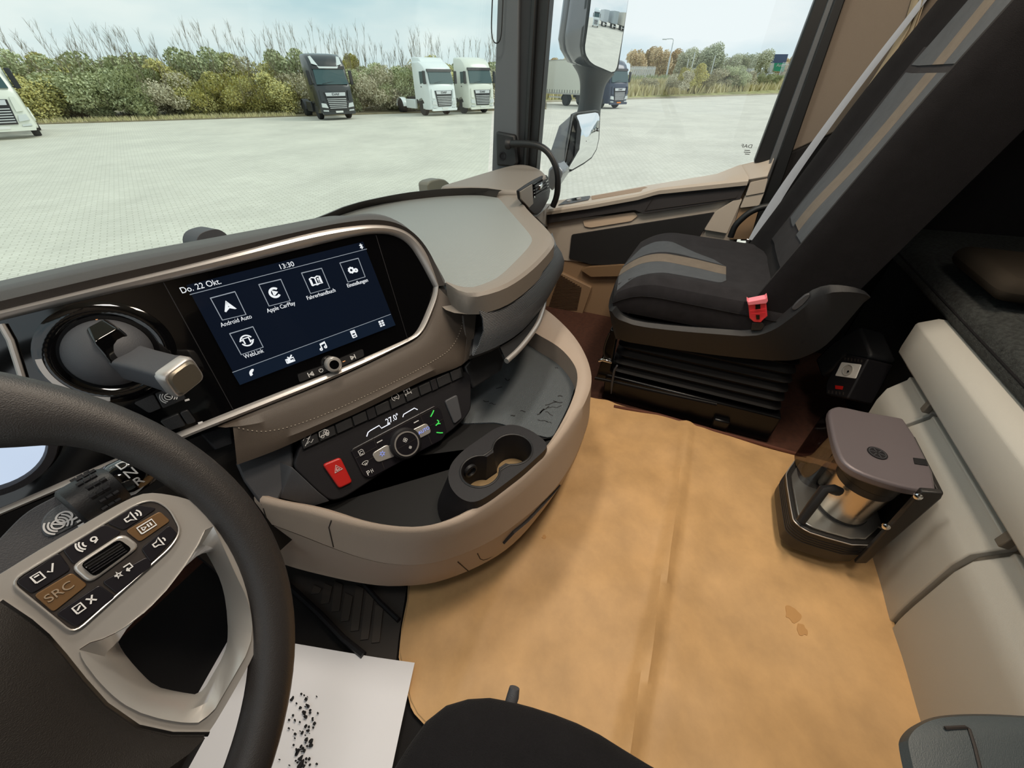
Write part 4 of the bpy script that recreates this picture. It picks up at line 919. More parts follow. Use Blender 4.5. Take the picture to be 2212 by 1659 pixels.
# bellows
bz = [.30, .285, .268, .25, .235, .215, .20, .18, .165, .145, .13, .112]
rings = []
for k, z in enumerate(bz):
    s = 0 if k % 2 == 0 else .020
    f = (.30-z)/.19
    x0, x1, y0, y1 = .452+s, .90-s, -.395-.02*f+s, .118+.01*f-s
    rings.append(rounded([V((x0,y0,z)), V((x1,y0,z)), V((x1,y1,z)), V((x0,y1,z))], .03, 4))
obj('bellows', loft(rings, True), MT['bellow'], ps)
obj('seat_plinth', merge(box((.675, -.14, .055), (.46, .56, .11)), box((.44, -.265, .03), (.03, .05, .05))), MT['metal'], ps, bevel=.006)
rail = L([(1285,817),(1330,826),(1440,851),(1548,874)], XP(.432))
obj('slide_rail', tube(rail, .006, 8), MT['metal'], ps)
br = [(.455, .165, .245), (.452, .185, .20), (.448, .19, .16), (.445, .185, .11)]
obj('height_bracket', prism(L([(1318,712),(1333,716),(1325,760),(1318,800),(1330,812),(1322,822),(1287,818),(1296,788),(1308,744)], XP(.45)), (.05,0,0)), MT['metal'], ps, bevel=.003)
obj('bracket_bar', tube(L([(1293,779),(1302,777),(1322,783)], XP(.444)), .005, 8), MT['bright'], ps)
obj('bracket_cable', tube(smooth(L([(1316,720),(1306,745),(1303,768),(1316,778)], XP(.44)), 2), .003, 6), MT['rubber'], ps)
obj('slide_lever', tube(L([(1333,790),(1327,800),(1322,830),(1320,850)], XP(.425)), [.006,.008,.008,.003], 10, flat=.5), MT['slate'], ps)
# backrest
bx0, bx1 = .425, .925
U0 = V((0, -.262, .475)); UD = V((0, -.29, .957)).normalized(); UN = V((0, .957, .29)).normalized()    # base, up, forward
def bsec(t, k=28):
    """cross-section of the backrest at height t (0..1.02 m along its axis)"""
    hgt = .92; f = t/hgt
    w0 = .25 - .02*max(0, (f-.55)/.45); dep = .125 - .02*f
    wing = .050*(1 - .55*max(0, (f-.5)/.5)); lum = .018*math.exp(-((f-.18)/.14)**2)
    o = U0 + UD*t; pts = []
    prof = [(-1.0, -dep), (-1.02, -dep*.5), (-1.02, wing*.2), (-1.0, wing*.75), (-.95, wing), (-.88, wing*.95), (-.78, wing*.65), (-.66, wing*.22), (-.5, lum*.7), (-.25, lum), (0, lum), (.25, lum), (.5, lum*.7), (.66, wing*.22), (.78, wing*.65), (.88, wing*.95), (.95, wing), (1.0, wing*.75), (1.02, wing*.2), (1.02, -dep*.5), (1.0, -dep), (.85, -dep*1.12), (0, -dep*1.2), (-.85, -dep*1.12)]
    return [o + V((.675 + w0*x, 0, 0)) + UN*y for x, y in prof]
TS = [-.02, .03, .1, .2, .3, .4, .5, .6, .7, .78, .85, .9, .925]
secs = [bsec(t) for t in TS]
top = bsec(.925); tc_ = sum(top, V())/len(top)
secs += [[tc_ + (p-tc_)*.85 + UD*.02 for p in top], [tc_ + (p-tc_)*.5 + UD*.03 for p in top]]
obj('backrest', loft(secs, True), MT['fabblack'], ps)
def bpanel(t0, t1, xa0, xb0, xa1, xb1, nm, m, off=.003):
    rows = []
    for i in range(17):
        f = i/16; t = t0 + (t1-t0)*f; s = bsec(t)[5:16]; row = []
        for j in range(9):
            x = (xa0+(xa1-xa0)*f) + ((xb0+(xb1-xb0)*f)-(xa0+(xa1-xa0)*f))*j/8
            xs = [(p.x-.675)/.25 for p in s]
            for q in range(len(xs)-1):
                if xs[q] <= x <= xs[q+1]: break
            g = (x-xs[q])/max(xs[q+1]-xs[q], 1e-6); row.append(s[q].lerp(s[q+1], g) + UN*off)
        rows.append(row)
    return obj(nm, sheet(rows, .004), m, ps)
bpanel(.05, .55, -.60, .66, -.62, .64, 'centre_panel', MT['fabric'], .001)
bpanel(.13, .50, .10, .55, .10, .60, 'grey_panel', MT['fabgrey']); bpanel(.13, .50, -.56, -.22, -.62, -.16, 'grey_panel', MT['fabgrey']); bpanel(.14, .50, -.22, .10, -.16, .10, 'beige_stripe', MT['fabbeige'], .0034)
bpanel(.515, .66, .12, .60, .14, .50, 'grey_panel', MT['fabgrey']); bpanel(.515, .66, -.60, -.14, -.5, -.10, 'grey_panel', MT['fabgrey']); bpanel(.515, .65, -.14, .12, -.10, .14, 'beige_stripe', MT['fabbeige'], .0034)
# buckle
bu = thing('belt_buckle', 'bright red seat belt buckle standing at the side of passenger cushion', 'buckle', on(1636, 712, XP(.40)))
BP = lambda u, v, x=.402: on(u, v, XP(x))
obj('buckle_body', prism(rounded([BP(*p) for p in ((1616,655),(1655,651),(1658,684),(1650,690),(1644,697),(1628,696),(1619,688))], .003), (.018,0,0)), MT['redc'], bu, bevel=.003)
obj('buckle_top', prism([BP(*p, .398) for p in ((1613,649),(1617,652),(1653,645),(1657,641),(1659,650),(1656,656),(1616,660))], (.026,0,0)), mat('buckle_pink', 'ee7f8c', .3), bu, bevel=.002)
obj('buckle_slot', prism([BP(*p, .3995) for p in ((1632,659),(1642,658),(1643,668),(1632,670))], (.004,0,0)), MT['piano'], bu)
obj('buckle_slot', prism([BP(*p, .3995) for p in ((1633,681),(1641,681),(1641,690),(1634,690))], (.004,0,0)), MT['piano'], bu)
obj('buckle_rib', strokes([[BP(1620,671,.3995), BP(1655,667,.3995)], [BP(1622,678,.3995), BP(1654,675,.3995)]], V((-1,0,0)), .002), MT['redc'], bu)
obj('buckle_stalk', prism([BP(*p, .407) for p in ((1624,697),(1648,697),(1652,706),(1644,714),(1622,714))], (.012,0,0)), MT['black'], bu, bevel=.002)

# seat belt on the passenger side
sb_ = thing('seat_belt', 'grey seat belt webbing running from the door post down beside passenger seat', 'seat belt', on(1630, 520, XP(.97)))
cl_ = [(2064,-100),(2022,-40),(1995,0),(1950,58),(1900,122),(1822,225),(1760,310),(1700,396),(1665,452),(1640,499),(1628,524)]
wd_ = [12,12,12,12,13,13,14,16,19,23,24]
xs_ = [1.08,1.07,1.06,1.05,1.04,1.03,1.01,.99,.97,.95,.94]
lft_, rgt_ = [], []
for (u, v), w_, x in zip(cl_, wd_, xs_):
    lft_.append(on(u-w_*.5, v-w_*.22, XP(x))); rgt_.append(on(u+w_*.5, v+w_*.22, XP(x-.004)))
obj('webbing', sheet([resample(smooth(lft_, 2), 40), [a.lerp(b, .5)+V((-.002,0,0)) for a, b in zip(resample(smooth(lft_, 2), 40), resample(smooth(rgt_, 2), 40))], resample(smooth(rgt_, 2), 40)], .0015), MT['belt'], sb_)
obj('latch_tongue', prism(L([(1613,516),(1624,519),(1634,524),(1643,530),(1640,538),(1626,541),(1618,536),(1622,530),(1611,522)], XP(.925)), (.006,0,0)), MT['bright'], sb_, bevel=.001)

# driver seat (front corner of the cushion and the side shell are in view)
ds = thing('driver_seat', 'black fabric driver seat whose cushion corner reaches over the tan cover', 'seat', (-.86, -.15, 0))
DX0, DX1 = -1.10, -.605
out = []
for x, y in ((-.608,-.42),(-.603,-.30),(-.604,-.083),(-.600,-.04),(-.604,0),(-.612,.04),(-.618,.062),(-.632,.087),(-.648,.103),(-.668,.109),(-.70,.115),(-.86,.125),(-1.02,.115),(-1.08,.09),(-1.11,0),(-1.115,-.42)): out.append(V((x, y, 0)))
out = resample(smooth(out, 2, True), 90, True); dc = V((-.86, -.13, 0))
rings = []
for s, z in ((.93, .40), (1.0, .41), (1.006, .45), (1.0, .485), (.985, .499), (.95, .507), (.88, .511), (.7, .512), (.45, .508), (.2, .505), (.02, .505)):
    rings.append([V((dc.x+(p.x-dc.x)*s, dc.y+(p.y-dc.y)*s, z)) for p in out])
obj('cushion', loft(rings, True), MT['fabblack'], ds)
obj('seat_base', merge(box((-.86, -.14, .06), (.44, .50, .12)), box((-.86, -.14, .25), (.40, .44, .28))), MT['metal'], ds, bevel=.01)
tb_ = on(1108, 1502, ZP(.49))
obj('adjust_lever', tube([tb_ + V((-.02,0,-.012)), tb_ + V((0,.0,-.004)), tb_ + V((.006,.001,.0))], [.005,.006,.005], 10), MT['slate'], ds)
shp = [(1949,1612),(1952,1590),(1972,1567),(2010,1549),(2060,1543),(2130,1542),(2212,1546),(2330,1556),(2420,1640),(2300,1800),(1985,1760)]
shl = smooth(L(shp, ZP(.50)), 2, True)
cc_ = sum(shl, V())/len(shl)
rings = [smooth(L(shp, ZP(.28)), 2, True), smooth(L(shp, ZP(.47)), 2, True), [p.lerp(cc_, .02) + V((0,0,-.008)) for p in shl], [p.lerp(cc_, .07) for p in shl], [p.lerp(cc_, .5) + V((0,0,.004)) for p in shl], [p.lerp(cc_, .95) + V((0,0,.004)) for p in shl]]
obj('side_shell', loft(rings, True), mat('driver_shell', '3a4144', .5, bump=.2, bs=1200), ds)
obj('shell_mount', box((-.60, -.37, .36), (.14, .10, .10)), MT['shell'], ds, bevel=.01)
obj('shell_seam', tube([p + V((0,0,.003)) for p in L([(2036,1574),(2080,1572),(2088,1576),(2100,1615),(2112,1665)], ZP(.502))], .0013, 5), MT['seam'], ds)
obj('seat_back', loft([[V((-.86+.25*x, -.36+.11*y, .5)) for x, y in ((-1,-1),(1,-1),(1.05,0),(.9,.7),(0,.6),(-.9,.7),(-1.05,0))], [V((-.86+.25*x, -.52+.1*y, .95)) for x, y in ((-1,-1),(1,-1),(1.05,0),(.9,.7),(0,.6),(-.9,.7),(-1.05,0))], [V((-.86+.18*x, -.60+.07*y, 1.3)) for x, y in ((-1,-1),(1,-1),(1.05,0),(.9,.7),(0,.6),(-.9,.7),(-1.05,0))]], True), MT['fabblack'], ds, bevel=.02)
# ================================================================ PASSENGER DOOR
door = thing('door_1', None, None, (1.1, .2, .1)); door['kind'] = 'structure'
g3 = lambda x, y: (1170 + x*.2531, 340 + y*.2531)
def DP(x, y, X=1.10): return on(*g3(x, y), XP(X))
def dpan(nm, pts, X, th, m, bev=.004, rad=.004, label=None): return obj(nm, prism(rounded([DP(*p, X) for p in pts], rad, 3), (th, 0, 0)), m, door, bevel=bev, label=label)
obj('outer_skin', prism([DP(20,420,1.13), DP(420,352,1.13), DP(910,262,1.13), DP(1490,165,1.13), DP(1900,30,1.13), V((1.13,-.20,.0)), V((1.13,.62,.0))], (.03,0,0)), MT['doorlow'], door)
# ledge: light top surface from its inner edge back to the glass
fe = resample([DP(*p, 1.045) for p in ((45,452),(420,395),(830,318),(1000,268),(1400,225),(1770,186))], 40)
be = resample([on(*g3(*p), XP(1.135)) for p in ((95,372),(420,328),(910,238),(1200,190),(1490,142),(1700,60))], 40)
obj('door_ledge', loft([[p - V((0,0,.02)) for p in fe], [p + V((-.002,0,-.006)) for p in fe], [p.lerp(q, .05)+V((0,0,.002)) for p, q in zip(fe, be)], [p.lerp(q, .5)+V((0,0,.002)) for p, q in zip(fe, be)], be, [p - V((0,0,.02)) for p in be]], False), MT['doorb'], door)
obj('ledge_end', prism([DP(1770,186,1.045), DP(1930,165,1.045), DP(1985,10,1.05), DP(1985,-5,1.13), DP(1700,60,1.135), DP(1500,140,1.135)], (.02,0,-.02)), MT['doorb'], door, bevel=.003)
dpan('insert_panel', [(40,472),(420,410),(830,340),(1000,292),(1766,208),(1694,356),(870,482),(790,450),(330,517),(40,566)], 1.06, .03, MT['doord'])
obj('insert_seam', tube([DP(*p, 1.058) for p in ((880,455),(1660,345),(1700,262),(960,335),(880,455))], .0012, 5), MT['seam'], door)
dpan('door_panel', [(40,560),(330,512),(860,476),(1694,350),(1660,700),(1300,900),(700,930),(160,880),(60,700)], 1.085, .05, MT['doorb'], .004)
dpan('pull_recess', [(350,540),(560,500),(790,468),(822,500),(765,546),(420,602),(365,592)], 1.078, .012, mat('pull_cream', 'cdb7a0', .45), .004, .006, 'cream coloured pull recess')
dpan('net_pocket', [(255,662),(800,575),(1480,470),(1390,612),(1200,900),(690,918),(430,918),(233,862)], 1.075, .012, MT['doorn'], .004, .006, 'black netted door pocket')
dpan('pocket_edge', [(1640,366),(1712,358),(1580,650),(1388,618),(1480,470)], 1.062, .02, MT['doorb'], .004)
dpan('rear_cheek', [(1780,214),(1932,180),(1900,300),(1740,330)], 1.05, .04, MT['doorb'], .004)
dpan('rear_cheek', [(1738,333),(1900,303),(1855,412),(1692,432)], 1.055, .04, MT['doorb'], .004)
dpan('lower_cheek', [(1690,436),(1860,415),(1780,700),(1600,700)], 1.07, .04, MT['doorlow'], .004)
LPN = (be[8]-fe[8]).cross(fe[12]-fe[3]).normalized(); LPN = LPN if LPN.z > 0 else -LPN
LP = lambda x, y, o=.005: on(*g3(x, y), (fe[5].lerp(be[5], .5) + LPN*o, LPN))
sp = obj('switch_plate', prism(rounded([LP(*p) for p in ((138,407),(215,356),(300,340),(415,325),(400,357),(250,390))], .004), -LPN*.006), MT['pillar'], door, bevel=.001)
for x, y in ((232, 372), (318, 357)): obj('window_switch', lathe([(.010, 0), (.010, .004), (.004, .005)], LP(x, y, .005), LPN, seg=16), MT['chrome'], sp)
obj('lock_switch', prism([LP(*p, .0065) for p in ((258,352),(296,346),(300,362),(262,368))], -LPN*.003), MT['piano'], sp)
obj('ledge_recess', prism(rounded([on(*g3(*p), ZPL) for ZPL in [ (fe[14].lerp(be[14], .5) + V((0,0,.0035)), (be[14]-fe[14]).cross(fe[30]-fe[5]).normalized()) ] for p in ((430,358),(424,330),(880,250),(920,262),(862,288))], .004), (0,0,-.006)), mat('recess_tan', '8f7a66', .6), door)
# lower door / sill
dpan('door_sill', [(120,860),(430,918),(690,918),(1000,900),(1000,1500),(300,1450),(-60,1400),(-60,900)], 1.09, .04, MT['doorlow'], .004)
dpan('sill_step', [(330,960),(400,938),(660,920),(900,915),(900,1010),(420,1020)], 1.06, .03, mat('step_brown', '7c6348', .6), .006)
dpan('speaker_plate', [(165,985),(427,1112),(345,1345),(30,1305),(60,1100)], 1.07, .02, MT['doorlow'], .003, .01)
gl = []
for k in range(24):
    f = k/23; y = 1005 + 285*f
    xl = 150 - 95*f; xr = 180 + 160*min(1, f*3) - 60*max(0, f-.4)
    gl.append(strokes([[DP(xl, y, 1.068), DP(xr, y+6, 1.068)]], V((-1,0,0)), .0028, .003))
obj('speaker_grille', merge(*gl), mat('grille_dark', '4a3726', .7), door, stuff=True)
text('DAF', DP(195, 1313, 1.068), V((0,-1,0)), V((0,0,1)), .016, mat('sill_print', 'b39a70', .6), door)
hl = smooth([DP(*p, 1.0) for p in ((1945,412),(1850,432),(1760,478),(1690,540),(1645,590),(1612,680))], 2)
obj('pull_handle', tube(hl, .011, 12), MT['rubber'], door)
# door window
wf = [(1187, 0), (1160, 300)]
def up(b, t, z): return t + (t-b)*((z-t.z)/(t.z-b.z))
f_b, f_t = on(1160, 300, XP(1.14)), on(1187, 0, XP(1.14)); r_b, r_t = on(1632, 348, XP(1.14)), on(1764, 0, XP(1.14))
ZT = 1.72
fu, ru = up(f_b, f_t, ZT), up(r_b, r_t, ZT)
low = [DP(60, 420, 1.14), DP(420, 340, 1.14), DP(910, 250, 1.14), DP(1490, 150, 1.14), DP(1830, 20, 1.14)]
struct('window_2', prism([fu] + [f_b + V((0,0,0))] + low + [ru], (.005,0,0)), MT['wside'])
wt = bpy.data.objects['window_2']
pk = on(1609, 321, XP(1.138))
text('DAF', on(1613, 316, XP(1.138)), V((0,1,0)), V((0,0,1)), .016, MT['print_'], wt, sx=1.25)
for u, v, w_ in ((1614, 325, .018), (1614, 329, .022), (1614, 333, .016)): obj('etched_line', strokes([[on(u, v, XP(1.138))+V((0,-w_/2,0)), on(u, v, XP(1.138))+V((0,w_/2,0))]], V((-1,0,0)), .0022), MT['print_'], wt)
# rear door frame, seals and door post
post = thing('trim_4', None, None, (1.1, -.3, .5)); post['kind'] = 'structure'
def vband(nm, tops, bots, X, m, th=.05, bev=.004, zt=1.75, r=None):
    T = [on(u, v, XP(X)) for u, v in tops]; B = [on(u, v, XP(X)) for u, v in bots]
    T2 = [up(b, t, zt) for b, t in zip(B, T)]
    return obj(nm, prism([B[0], T2[0], T2[1], B[1]], (th,0,0)), m, post, bevel=bev)
vband('window_frame', [(1760,0),(1794,0)], [(1628,352),(1662,356)], 1.12, MT['rubber'], .05, .006)
vband('door_gap', [(1790,0),(1806,0)], [(1600,520),(1625,520)], 1.10, MT['pillar'], .05, .004)
vband('door_seal', [(1803,0),(1826,0)], [(1612,530),(1642,530)], 1.075, MT['rubber'], .05, .010)
struct('trim_5', merge(box((1.15, .2, 1.83), (.07, 1.3, .26)), ), MT['ceil'], bevel=.01)
pp = L([(1824,0),(2010,0),(1960,130),(1800,288),(1706,330)], XP(1.105))
pu = up(on(1706,330,XP(1.105)), on(1824,0,XP(1.105)), 1.75); pu2 = V((1.105, -.60, 1.75))
obj('post_panel', prism([pp[0], pu, pu2, V((1.105,-.60,.76)), on(1800,288,XP(1.105)), pp[4]], (.05,0,0)), MT['wallm'], post, bevel=.006)
obj('post_lower', prism([on(1800,290,XP(1.10)), V((1.10,-.60,.77)), V((1.10,-.60,.0)), V((1.10,-.10,.0)), on(1620,520,XP(1.10)), on(1706,330,XP(1.10))], (.05,0,0)), MT['wdark'], post, bevel=.006)
struct('wall_right', merge(box((1.165, -.95, .95), (.05, .85, 2.0))), MT['wdark'])
# curtain gathered behind the belt
cp, cq = [], []
ct = L([(2040,-110),(2012,-40),(1992,22),(1972,80),(1950,120),(1925,160),(1857,222)], XP(1.06)); cb = L([(2010,-110),(1985,-40),(1955,60),(1920,120),(1895,160),(1872,195),(1850,225)], XP(1.085))
ct, cb = resample(ct, 20), resample(cb, 20)
rows = []
for k in range(13):
    f = k/12; rows.append([p.lerp(q, f) + V((.010*math.sin(f*14), 0, 0)) for p, q in zip(ct, cb)])
tag(obj('curtain', sheet(rows, .002), mat('curtain_beige', 'b3a58c', .9, bump=.3, bs=500)), 'beige curtain bunched between the door post and passenger backrest', 'curtain')

# ================================================================ BUNK
bunk = thing('bunk', 'pale grey bunk base with stepped front panels across the rear of the cab', 'bunk', (-.2, -.8, 0))
PL = [(-.628,.004),(-.620,.045),(-.616,.075),(-.612,.110),(-.600,.245),(-.603,.286)]
def ext(prof, x0, x1, back=-.70):
    ring0 = [V((x0, y, z)) for y, z in prof] + [V((x0, back, prof[-1][1])), V((x0, back, prof[0][1]))]
    return prism(ring0, (x1-x0, 0, 0))
PL2 = PL + [(-.628,.324),(-.628,.335)]
for a_, b_ in ((-1.10,-.068),(-.054,.292),(.304,.455)): obj('front_panel', ext(PL2, a_, b_), MT['bunk'], bunk, bevel=.003)
PG = [(y-.014, z) for y, z in PL2]
obj('panel_channel', ext(PG, -.069, -.053), MT['bunkgap'], bunk); obj('panel_channel', ext(PG, .291, .305), MT['bunkgap'], bunk)
obj('upper_rail', ext([(-.640,.330),(-.628,.352),(-.604,.366),(-.601,.385),(-.597,.450),(-.600,.456),(-.632,.474)], -1.10, .520), MT['bunk'], bunk, bevel=.003)
for x in (-.061, .298): obj('rail_notch', box((x, -.613, .352), (.016, .014, .030)), MT['bunkgap'], bunk, bevel=.002)
obj('bunk_base', merge(box((-.3, -1.02, .22), (1.5, .62, .42))), MT['wdark'], bunk)
obj('end_panel', prism([V((.5,-.70,.0)), V((.5,-.70,.47)), V((1.1,-.70,.47)), V((1.1,-.70,.0))], (0,-.6,0)), MT['wdark'], bunk)
mt_ = thing('mattress', 'dark fuzzy felt covered mattress lying on the bunk behind passenger seat', 'mattress', (0, -.98, .475))
pr_ = [(-.640,.476),(-.634,.500),(-.645,.530),(-.68,.545),(-1.2,.56),(-1.3,.56),(-1.3,.476)]
obj('mattress_body', prism([V((-1.1,y,z)) for y, z in pr_], (2.2,0,0)), MT['blanket'], mt_, bevel=.01)
obj('mattress_seam', tube([V((-1.1,-.637,.505)), V((1.1,-.637,.505))], .003, 5), MT['fabblack'], mt_)
pw = on(2215, 615, ZP(.59)); tag(obj('pillow', box((pw.x+.06, pw.y-.06, .590), (.26, .26, .05)), mat('pillow_brown', '2f2a24', .9, spec=.1), bevel=.03, seg=4), 'dim brown pillow lying at the far end of the bunk mattress', 'pillow')
obj('wall_trim_panel', prism([V((.62,-1.28,.60)), V((1.1,-1.28,.60)), V((1.1,-1.28,.95)), V((.62,-1.28,.95))], (0,.03,0)), mat('rear_trim_brown', '5b5044', .8), bunk, bevel=.01)
# power socket unit
sk_ = thing('power_socket', 'white mains socket on a dark angled box behind the passenger seat', 'socket', on(1815, 850, YP(-.54)))
sn_ = V((-.30, .93, .20)).normalized(); SK = (on(1815, 800, YP(-.54)), sn_)
kpx = lambda pts, o=0: [on(1700+x*.3013, 400+y*.3013, (SK[0]+sn_*o, sn_)) for x, y in pts]
obj('unit_box', prism(rounded(kpx([(395,1235),(440,1215),(582,1245),(500,1400),(432,1532),(275,1500),(278,1420),(330,1320)]), .006), -sn_*.08), MT['dgrey'], sk_, bevel=.004)
obj('unit_hood', prism(kpx([(200,1250),(330,1120),(520,1010),(605,1215),(575,1250),(420,1215),(330,1320),(240,1370)], -.01), -sn_*.08), MT['shell'], sk_, bevel=.008)
so = obj('socket_plate', prism(rounded(kpx([(390,1268),(532,1285),(490,1387),(343,1366)], .002), .004), -sn_*.006), mat('socket_white', 'e4e2dd', .4), sk_, bevel=.001)
cs_ = sum(kpx([(390,1268),(532,1285),(490,1387),(343,1366)], .0022), V())/4
obj('socket_well', lathe([(.017, 0), (.017, .002), (.015, .002), (.015, .0004)], cs_, sn_, seg=28), mat('socket_shade', 'b9b6b0', .5), so)
obj('socket_hole', lathe([(.003, .0005), (.003, .0012)], cs_ - V((.007,0,0)), sn_, seg=10), MT['piano'], so); obj('socket_hole', lathe([(.003, .0005), (.003, .0012)], cs_ + V((.007,0,0)), sn_, seg=10), MT['piano'], so)
obj('warning_label', prism(kpx([(345,1435),(402,1441),(396,1466),(345,1460)], .0015), -sn_*.001), MT['red'], sk_)
for k in range(6):
    obj('unit_notch', prism(kpx([(410+k*24,1234+k*3),(418+k*24,1235+k*3),(416+k*24,1256+k*3),(408+k*24,1255+k*3)], .001), -sn_*.001), MT['seam'], sk_)
    if k < 5: obj('unit_notch', prism(kpx([(295+k*26,1470+k*3),(302+k*26,1471+k*3),(300+k*26,1492+k*3),(293+k*26,1491+k*3)], .001), -sn_*.001), MT['seam'], sk_)

# ================================================================ COFFEE MACHINE
cm = thing('coffee_machine', 'grey topped coffee machine bolted to the bunk front near the floor', 'coffee machine', (.12, -.5, .05))
g4 = lambda x, y: (1680 + x*.22905, 860 + y*.22905)
CZ = lambda x, y, z: on(*g4(x, y), ZP(z))
LIDZ = .312
lidp = [CZ(*p, LIDZ) for p in ((480,110),(530,80),(590,72),(850,130),(1100,170),(1215,195),(1570,890),(1300,860),(1100,815),(850,735),(700,665),(620,600),(580,540),(540,430),(500,260))]
lidp = smooth(lidp, 1, True)
lid = obj('lid', prism(lidp, (0,0,-.022)), MT['lid'], cm, bevel=.006, seg=3)
ce = CZ(938, 520, LIDZ+.0006)
bd = obj('badge', lathe([(.018, 0), (.018, .0015), (.001, .0018)], ce, V((0,0,1)), seg=28), MT['dgrey'], lid)
obj('badge_mark', strokes([[ce + V((math.cos(a)*.003, math.sin(a)*.003, .0016)), ce + V((math.cos(a)*.013, math.sin(a)*.013, .0016))] for a in [k*math.pi/3+.3 for k in range(6)]] + [[ce + V((math.cos(a)*.015, math.sin(a)*.015, .0014)) for a in [k*math.pi/12 for k in range(25)]]], V((0,0,1)), .0014, .0003), MT['slate'], bd)
obj('lid_latch', prism([CZ(*p, LIDZ+.0004) for p in ((1275,565),(1390,580),(1415,640),(1290,622))], (0,0,.0015)), MT['black'], lid)
# base block, drawn on its top edge at z=.125
BZ = .128
bo = [CZ(*p, BZ) for p in ((180,570),(100,680),(85,730),(150,1120),(170,1160),(235,1215),(340,1270),(830,1405),(960,1290),(1000,1250))]
bo2 = [V((p.x, max(p.y, -.59), BZ)) for p in bo]
base_b = smooth([bo2[0], *bo2[1:]], 1)
base_b = base_b + [V((base_b[-1].x, -.60, BZ)), V((base_b[0].x, -.60, BZ))]
bm_ = [p - V((0,0,.072)) for p in base_b]; cb_ = sum(base_b, V())/len(base_b)
obj('base', loft([[cb_ + (p-cb_)*.97 - V((0,0,.086)) for p in base_b], [p - V((0,0,.078)) for p in base_b], [p - V((0,0,.003)) for p in base_b], [cb_ + (p-cb_)*.985 for p in base_b]], True), MT['cofblk'], cm, bevel=.002)
for dz in (.022, .030, .038, .046): obj('base_groove', tube([V((p.x, p.y, BZ-dz)) + (p-cb_).normalized()*.0005 for p in base_b[:-2]], .0012, 4), MT['seam'], cm)
obj('base_trim', tube([V((p.x, p.y, BZ-.004)) + (p-cb_).normalized()*.0008 for p in base_b[:-2]], .0016, 6), MT['chrome'], cm)
obj('warming_plate', prism([cb_ + (p-cb_)*.90 + V((0,0,.0)) for p in base_b], (0,0,.006)), MT['steelplate'], cm, bevel=.002)
for k in range(5): obj('control_button', box(CZ(118+k*10, 760+k*62, BZ-.012) + V((-.0,.004,0)), (.010,.003,.006), (V((bo2[3].x-bo2[2].x, bo2[3].y-bo2[2].y, 0))).normalized(), V((0,0,1)).cross((V((bo2[3].x-bo2[2].x, bo2[3].y-bo2[2].y, 0))).normalized())), MT['pillar'], cm, bevel=.0008)
# rear frame: back plate and angled struts
obj('back_plate', box((.165, -.600, .20), (.17, .010, .19)), MT['cofblk'], cm, bevel=.002)
obj('side_strut', prism(L([(1990,1062),(2040,1066),(2034,1078),(1872,1218),(1846,1218),(1868,1196)], XP(.018)), (.012,0,0)), MT['cofblk'], cm, bevel=.003)
for x, y in ((1320, 920), (1020, 1205)): obj('bolt', lathe([(.007, 0), (.007, .004), (.004, .006)], on(*g4(x, y), XP(.017)), V((-1, .2, .2)), seg=12), MT['bright'], cm)
# water tank on the far side
tk = [CZ(*p, .30) for p in ((440,270),(520,330),(620,300),(900,200),(560,110))]
cx_, cy_ = .235, -.50
obj('water_tank', loft([rounded([V((x,y,z)) for x, y in ((.155,-.425),(.285,-.425),(.285,-.585),(.155,-.585))], .035, 5) for z in (.132, .288)], True), MT['tankglass'], cm)
obj('tank_foot', lathe([(.035, 0), (.035, .012), (.028, .014)], V((.205, -.47, .13)), (0,0,1), seg=24), MT['dgrey'], cm)
# brew head
hc = on(1818, 1094, ZP(.140)); hc.z = 0
obj('brew_head', lathe([(.056, .258), (.057, .291)], hc, (0,0,1), seg=40), MT['cofblk'], cm)
# the jug
jg = thing('thermos_jug', 'stainless steel coffee jug with black handle standing in the coffee machine', 'jug', (hc.x, hc.y, .134))
obj('jug_body', lathe([(.047, .1345), (.050, .138), (.050, .175), (.052, .21), (.053, .235), (.053, .242)], hc, (0,0,1), seg=44), MT['steel'], jg)
obj('jug_foot', lathe([(.051, .1343), (.0515, .140)], hc, (0,0,1), seg=44), MT['black'], jg)
obj('jug_collar', lathe([(.0545, .238), (.0555, .257)], hc, (0,0,1), seg=44), MT['black'], jg)
h0 = CZ(560, 880, .225); h1_ = CZ(430, 870, .222); h2_ = CZ(215, 1165, .150)
obj('jug_handle', tube([hc.lerp(V((h0.x, h0.y, 0)), .9) + V((0,0,.222)), V((h0.x*.6+h1_.x*.4, h0.y*.6+h1_.y*.4, .230)), h1_ + V((0,0,.004)), h1_.lerp(h2_, .5), h2_], [.012, .013, .014, .0135, .012], 10, flat=.75), MT['black'], jg)

# ================================================================ DOOR MIRRORS (outside)
mm = thing('door_mirror', 'tall dark door mirror with a small wide angle mirror on the same arm', 'mirror', on(1200, 400, XP(1.42)))
mn = V((-.52, -.85, -.09)).normalized(); M0 = on(1300, 80, XP(1.50)); MP = lambda u, v, o=0: on(u, v, (M0 + mn*o, mn))
mu = V((0,0,1)) - mn*mn.z; 
def extend(pts_top, k): return pts_top
glp = [(1278,0),(1264,102),(1267,118),(1275,133),(1285,140),(1322,156),(1329,155),(1333,149),(1358,0)]
gl3 = [MP(*p) for p in glp]; tl = up(gl3[1], gl3[0], 1.34); tr = up(gl3[-2], gl3[-1], 1.34)
gL = resample([tl] + [MP(*p) for p in ((1278,0),(1264,102),(1266,118),(1275,133),(1286,141),(1322,156))], 40); gR = resample([tr] + [MP(*p) for p in ((1358,0),(1345,75),(1334,145),(1330,154),(1322,156))], 40)
gcn = MP(1312, 70); grow = []
for p, q in zip(gL, gR): grow.append([(lambda s: s + mn*(.003 - (s-gcn).length_squared/3.6))(p.lerp(q, k/24)) for k in range(25)])
obj('main_glass', loft(grow, False, False), MT['mirror'], mm)
